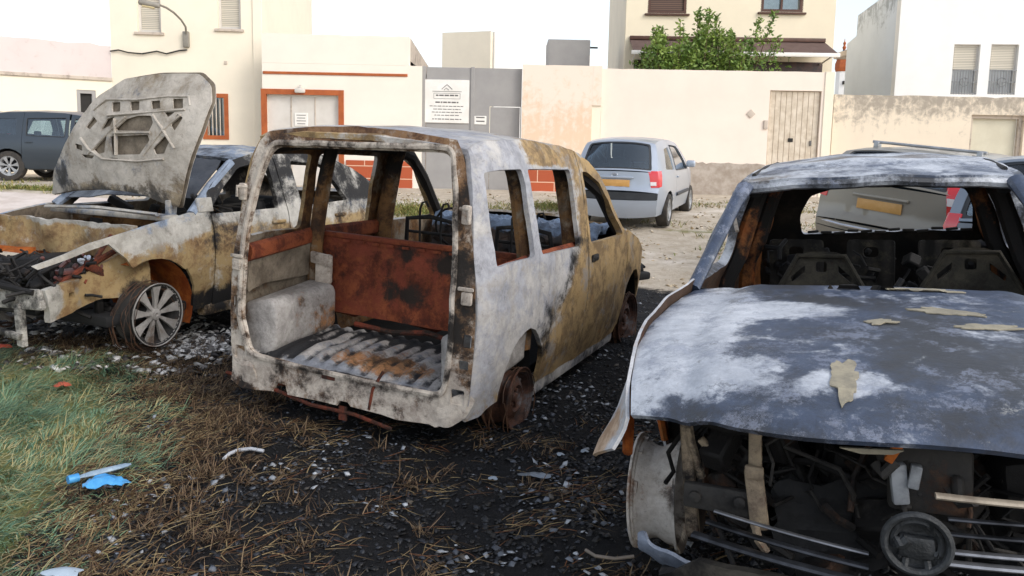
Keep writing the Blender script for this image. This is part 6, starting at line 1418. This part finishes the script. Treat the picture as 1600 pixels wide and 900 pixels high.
# dry straw between grass and char, thinning out over the char
def straw_d(Q):
    d = gd(Q); band = np.exp(-(np.clip(-d - .05, 0, 9) / .28) ** 1.4) * (d < .35); far = .10 * np.exp(-(np.clip(-d, 0, 9) / 1.5) ** 2) * (Q[:, 1] < 4.6)
    return np.clip(band + far * clump(Q, 2.0, 7, 0, .4) * 1.6, 0, 1) * (.25 + .75 * clump(Q, 3.1, 5)) * (~((Q[:, 0] > -1.9) & (Q[:, 1] > 5.0)))
Q = sample(8000, rg, -4.5, 1.2, 2.3, 6.5, straw_d); P = with_z(Q, .004); hd = rg.normal(.3, .9, len(P)); V, F = ribbons(len(P), rg, P, .10, .0038, .35, .35, head=hd)
color_mesh('dry_straw', V, F, 8, pick(rg, len(P), ['7d6a4c', '5f4c35', '8f7d5c', '4d3a28', '33281d', '968562', '60462f'], .25), .75)
# brown dead weeds standing in clumps
Q0 = sample(330, rg, -3.9, .5, 2.6, 6.4, lambda Q: np.exp(-((gd(Q) + .32) / .32) ** 2) + .10 * (gd(Q) < -.6) * (Q[:, 1] < 4.3))
Q = np.repeat(Q0, 26, 0) + rg.normal(0, .03, (330 * 26, 2)); P = with_z(Q); V, F = ribbons(len(P), rg, P, .085, .0045, .9, .6)
color_mesh('dead_weeds', V, F, 8, pick(rg, len(P), ['4f3e30', '3d2f25', '62503c', '6f5f4a', '2c231c', '77634e'], .2), .8)
# straw scraps lying in the char in the middle and foreground
Q0 = sample(75, rg, -1.2, 1.1, 2.6, 4.6, lambda Q: np.ones(len(Q))); Q = np.repeat(Q0, 14, 0) + rg.normal(0, .07, (75 * 14, 2)); P = with_z(Q, .004)
hd = np.repeat(rg.normal(.2, .6, 75), 14) + rg.normal(0, .35, len(P)); V, F = ribbons(len(P), rg, P, .11, .0032, .12, .1, head=hd)
color_mesh('straw_scraps', V, F, 8, pick(rg, len(P), ['77654a', '544531', '8a7756', '352a20', '6d4a33'], .25), .75)
# char lumps and ash flakes
def chips(n, rg, P, size, flat, cols, name, rough=.7, spec=.35):
    base = np.array([(-1, -.6, 0), (.8, -1, 0), (1.1, .5, 0), (-.3, 1, 0), (-.5, -.2, 1), (.5, .2, .8)]); s = size * rg.uniform(.35, 1.6, (n, 1, 1)) ** 1.3
    V = base[None] * (1 + rg.uniform(-.35, .35, (n, 6, 3))); V[:, :, 2] *= flat; V = V * s; a = rg.uniform(0, 6.28, n); c, si = np.cos(a)[:, None], np.sin(a)[:, None]
    X_ = V[:, :, 0] * c - V[:, :, 1] * si; Y_ = V[:, :, 0] * si + V[:, :, 1] * c; tx, ty = rg.normal(0, .3, (n, 1)), rg.normal(0, .3, (n, 1))
    V = np.stack([X_ + P[:, None, 0], Y_ + P[:, None, 1], V[:, :, 2] + X_ * tx + Y_ * ty + P[:, None, 2]], 2).reshape(-1, 3)
    f = np.array([[0, 1, 4, 4], [1, 2, 5, 5], [2, 3, 5, 5], [3, 0, 4, 4], [1, 5, 4, 4], [3, 4, 5, 5], [0, 3, 2, 1]]); tri = [(0, 1, 4), (1, 2, 5), (2, 3, 5), (3, 0, 4), (1, 5, 4), (3, 4, 5), (0, 3, 2), (0, 2, 1)]
    F = (np.arange(n)[:, None, None] * 6 + np.array(tri)[None]).reshape(-1, 3)
    return color_mesh(name, V, F, 6, cols, rough, spec=spec)
bd = lambda Q: np.clip((pdist(Q, BURN_POLY) + .1) / .6, 0, 1)
nearw = lambda Q: 1 / (1 + (Q[:, 1] / 4.5) ** 2.2)
Q = sample(52000, rg, -7, 6, 2.3, 10, lambda Q: bd(Q) * nearw(Q) * (.35 + .65 * clump(Q, 2.4, 1))); P = with_z(Q, .001)
chips(len(P), rg, P, .010, .55, pick(rg, len(P), ['0c0c0e', '121216', '18191d', '09090a', '1c1e23', '161311', '24272e'], .3), 'charred_debris', .55, .5)
Q = sample(3000, rg, -7, 5, 2.4, 9.5, lambda Q: bd(Q) * nearw(Q) * clump(Q, 1.5, 21, .0, .35) ** 1.5 + .25 * bd(Q) * np.exp(-(((Q[:, 0] - .5) / .5) ** 2 + ((Q[:, 1] - 4.6) / .9) ** 2))); P = with_z(Q, .008)
chips(len(P), rg, P, .011, .3, pick(rg, len(P), ['5b6068', '6d737d', '484c54', '8c9198', 'a7abb0', '55504a'], .25), 'ash_flakes', .6, .4)
Q = sample(1500, rg, -4.6, -2.0, 5.4, 7.2, lambda Q: np.exp(-(((Q[:, 0] + 2.45) / .35) ** 2 + ((Q[:, 1] - 6.25) / .35) ** 2)) + .22 * clump(Q, 3, 4)); P = with_z(Q, .012)
chips(len(P), rg, P, .020, .5, pick(rg, len(P), ['b9b7b3', '8d8b88', '6a6765', 'cfcdca', '3c3a39', '55504b'], .2), 'pale_ash_lumps', .8)
# dark lumpy soot heaps under the wrecks
def stick(pts, r, mat, name, label, cat): return tag(MB().tube([(a, b, gz(a, b) + c) for a, b, c in pts], r, 7).build(name, mat), label, cat)
# stones and dry tufts on the open ground behind
Q = sample(5000, rg, -9, 9, 9, 20, lambda Q: (1 - bd(Q)) * clump(Q, .9, 2)); P = with_z(Q, .0)
chips(len(P), rg, P, .02, .5, pick(rg, len(P), ['b8a488', '94805f', 'cabaa0', '7c6a4e', 'd9ccb8'], .2), 'stones', .9)
gp = lambda Q: np.maximum.reduce([np.clip(1.15 - np.hypot((Q[:, 0] - cx) / rx, (Q[:, 1] - cy) / ry), 0, 1) for cx, cy, rx, ry in ((-1.6, 15.2, 1.9, 1.1), (1.2, 16.2, 1.3, .8), (-9.3, 15.9, 2.4, .35))] + [.10 * clump(Q, 1.1, 8, .1, .5)])
Q = sample(16000, rg, -12, 8, 10.5, 18.5, gp); P = with_z(Q); V, F = ribbons(len(P), rg, P, .10, .012, 1.0, .5)
color_mesh('weed_patches', V, F, 8, pick(rg, len(P), ['6f7a3f', '8b8a4d', 'a39560', '7f6d40', '5c6c38'], .2), .8)

# rubbish, each piece a thing
blue = plain('blue_plastic_film', hx('2f86c8'), .35, c2=hx('58a6dd'), sc=9, bump=.5, bsc=18)
def crumple(name, c, rx, ry, h, mat, label, cat, seed, rot=0.0, zl=.02):
    out = [(math.cos(t) * rx * (1 + .22 * math.sin(3 * t + seed)), math.sin(t) * ry * (1 + .2 * math.cos(4 * t + seed))) for t in np.linspace(0, 2 * math.pi, 22)[:-1]]
    def f(a, b):
        z = np.array([h * max(0, 1 - (x_ / rx) ** 2 - (y_ / ry) ** 2) * .6 + h * .5 * abs(noise.noise(Vector((x_ * 22 + seed, y_ * 22, seed)))) for x_, y_ in zip(a, b)])
        return np.stack([c[0] + a * math.cos(rot) - b * math.sin(rot), c[1] + a * math.sin(rot) + b * math.cos(rot), gz(*c) + zl + z], 1)
    return tag(panel(name, out, [], f, mat, None, step=.014, thick=.003, out_dir=(0, 0, 1), sharp=30), label, cat)
q = at_z(165, 776); crumple('plastic_bag', (q[0], q[1]), .095, .055, .05, blue, 'crumpled bright blue plastic scrap on the grass at lower left', 'plastic scrap', 2, .15, .06)
a, b = at_z(118, 768), at_z(205, 742)
bo = thing('plastic_bottle', 'flattened thin pale blue bottle with a blue cap lying in the grass', 'bottle', (0, 0, 0))
pa_, pb_ = Vector((a[0], a[1], gz(a[0], a[1]) + .06)), Vector((b[0], b[1], gz(b[0], b[1]) + .05)); bo.location = pa_; d_ = pb_ - pa_
MB().tube([d_ * t for t in (.06, .15, .3, .6, .9, 1.0)], [.012, .018, .024, .024, .020, .008], 10, flat=.5).build('bottle_body', plain('pale_blue_plastic', hx('7f97ac'), .3, c2=hx('a9bccb')), bo)
MB().tube([d_ * -.12, d_ * .06], .020, 10).build('bottle_cap', blue, bo)
wm = plain('dirty_white_plastic', hx('c9ccd2'), .5, c2=hx('9ea2aa'))
pts = [at_z(x_, y_) for x_, y_ in ((350, 728), (358, 720), (372, 714), (392, 712), (412, 714))]; stick([(p[0], p[1], .035) for p in pts], .009, wm, 'plastic_strip', 'curved white plastic strip lying on the straw behind the van', 'plastic strip')
q = at_z(840, 745); crumple('metal_shard', (q[0], q[1]), .085, .03, .02, plain('dull_silver_sheet', hx('7f8790'), .4, metal=.4), 'dull silver metal shard on the black ash between van and family car', 'metal scrap', 5, -.1, .015)
q = at_z(98, 612); crumple('red_wrapper', (q[0], q[1]), .05, .04, .03, plain('faded_red_plastic', hx('b0563f'), .6), 'small faded red scrap in the green grass', 'wrapper', 8, 0, .05)
q = at_z(124, 899); crumple('pale_wrapper', (q[0], q[1] - .10), .07, .04, .02, plain('pale_blue_film', hx('b4c4d2'), .4), 'pale bluish plastic scrap at the bottom edge in the grass', 'wrapper', 11, 0, .05)
q = at_z(5, 550); crumple('orange_wrapper', (q[0], q[1]), .06, .05, .03, plain('orange_red_plastic', hx('c2523a'), .6), 'orange red scrap on the ash at the left edge', 'wrapper', 14, 0, .04)
for k, (px, py) in enumerate(((875, 712), (913, 708), (770, 748))):
    q = at_z(px, py); crumple('glass_blob', (q[0], q[1]), .022, .018, .02, plain('milky_glass', hx('8f9aa6'), .3), ('milky melted glass lump, middle one of three on the black ash', 'milky melted glass lump nearest the family car wheel on the black ash', 'milky melted glass lump nearest the van on the black ash')[k], 'glass lump', 20 + k, 0, .01).__setitem__('group', 'melted glass lumps on the ash')
rust_w = M['char']
pts = [at_z(x_, y_) for x_, y_ in ((345, 598), (370, 612), (400, 620), (440, 626), (500, 632))]
tag(MB().tube([(p[0], p[1] + .12, gz(p[0], p[1]) + .05 + .02 * (i % 2)) for i, p in enumerate(pts)], .012, 7).build('rusty_rod', m_rust, zonefn=zc(.6, .35)), 'bent rusty rod on the ground below the left rear corner of the van', 'rod')
pts = [at_z(x_, y_) for x_, y_ in ((915, 868), (930, 878), (960, 880), (990, 879))]
stick([(p[0], p[1], .02) for p in pts], .007, plain('pale_wire', hx('7d7266'), .5), 'wire', 'pale bent wire on the ash in front of the family car wheel', 'wire')
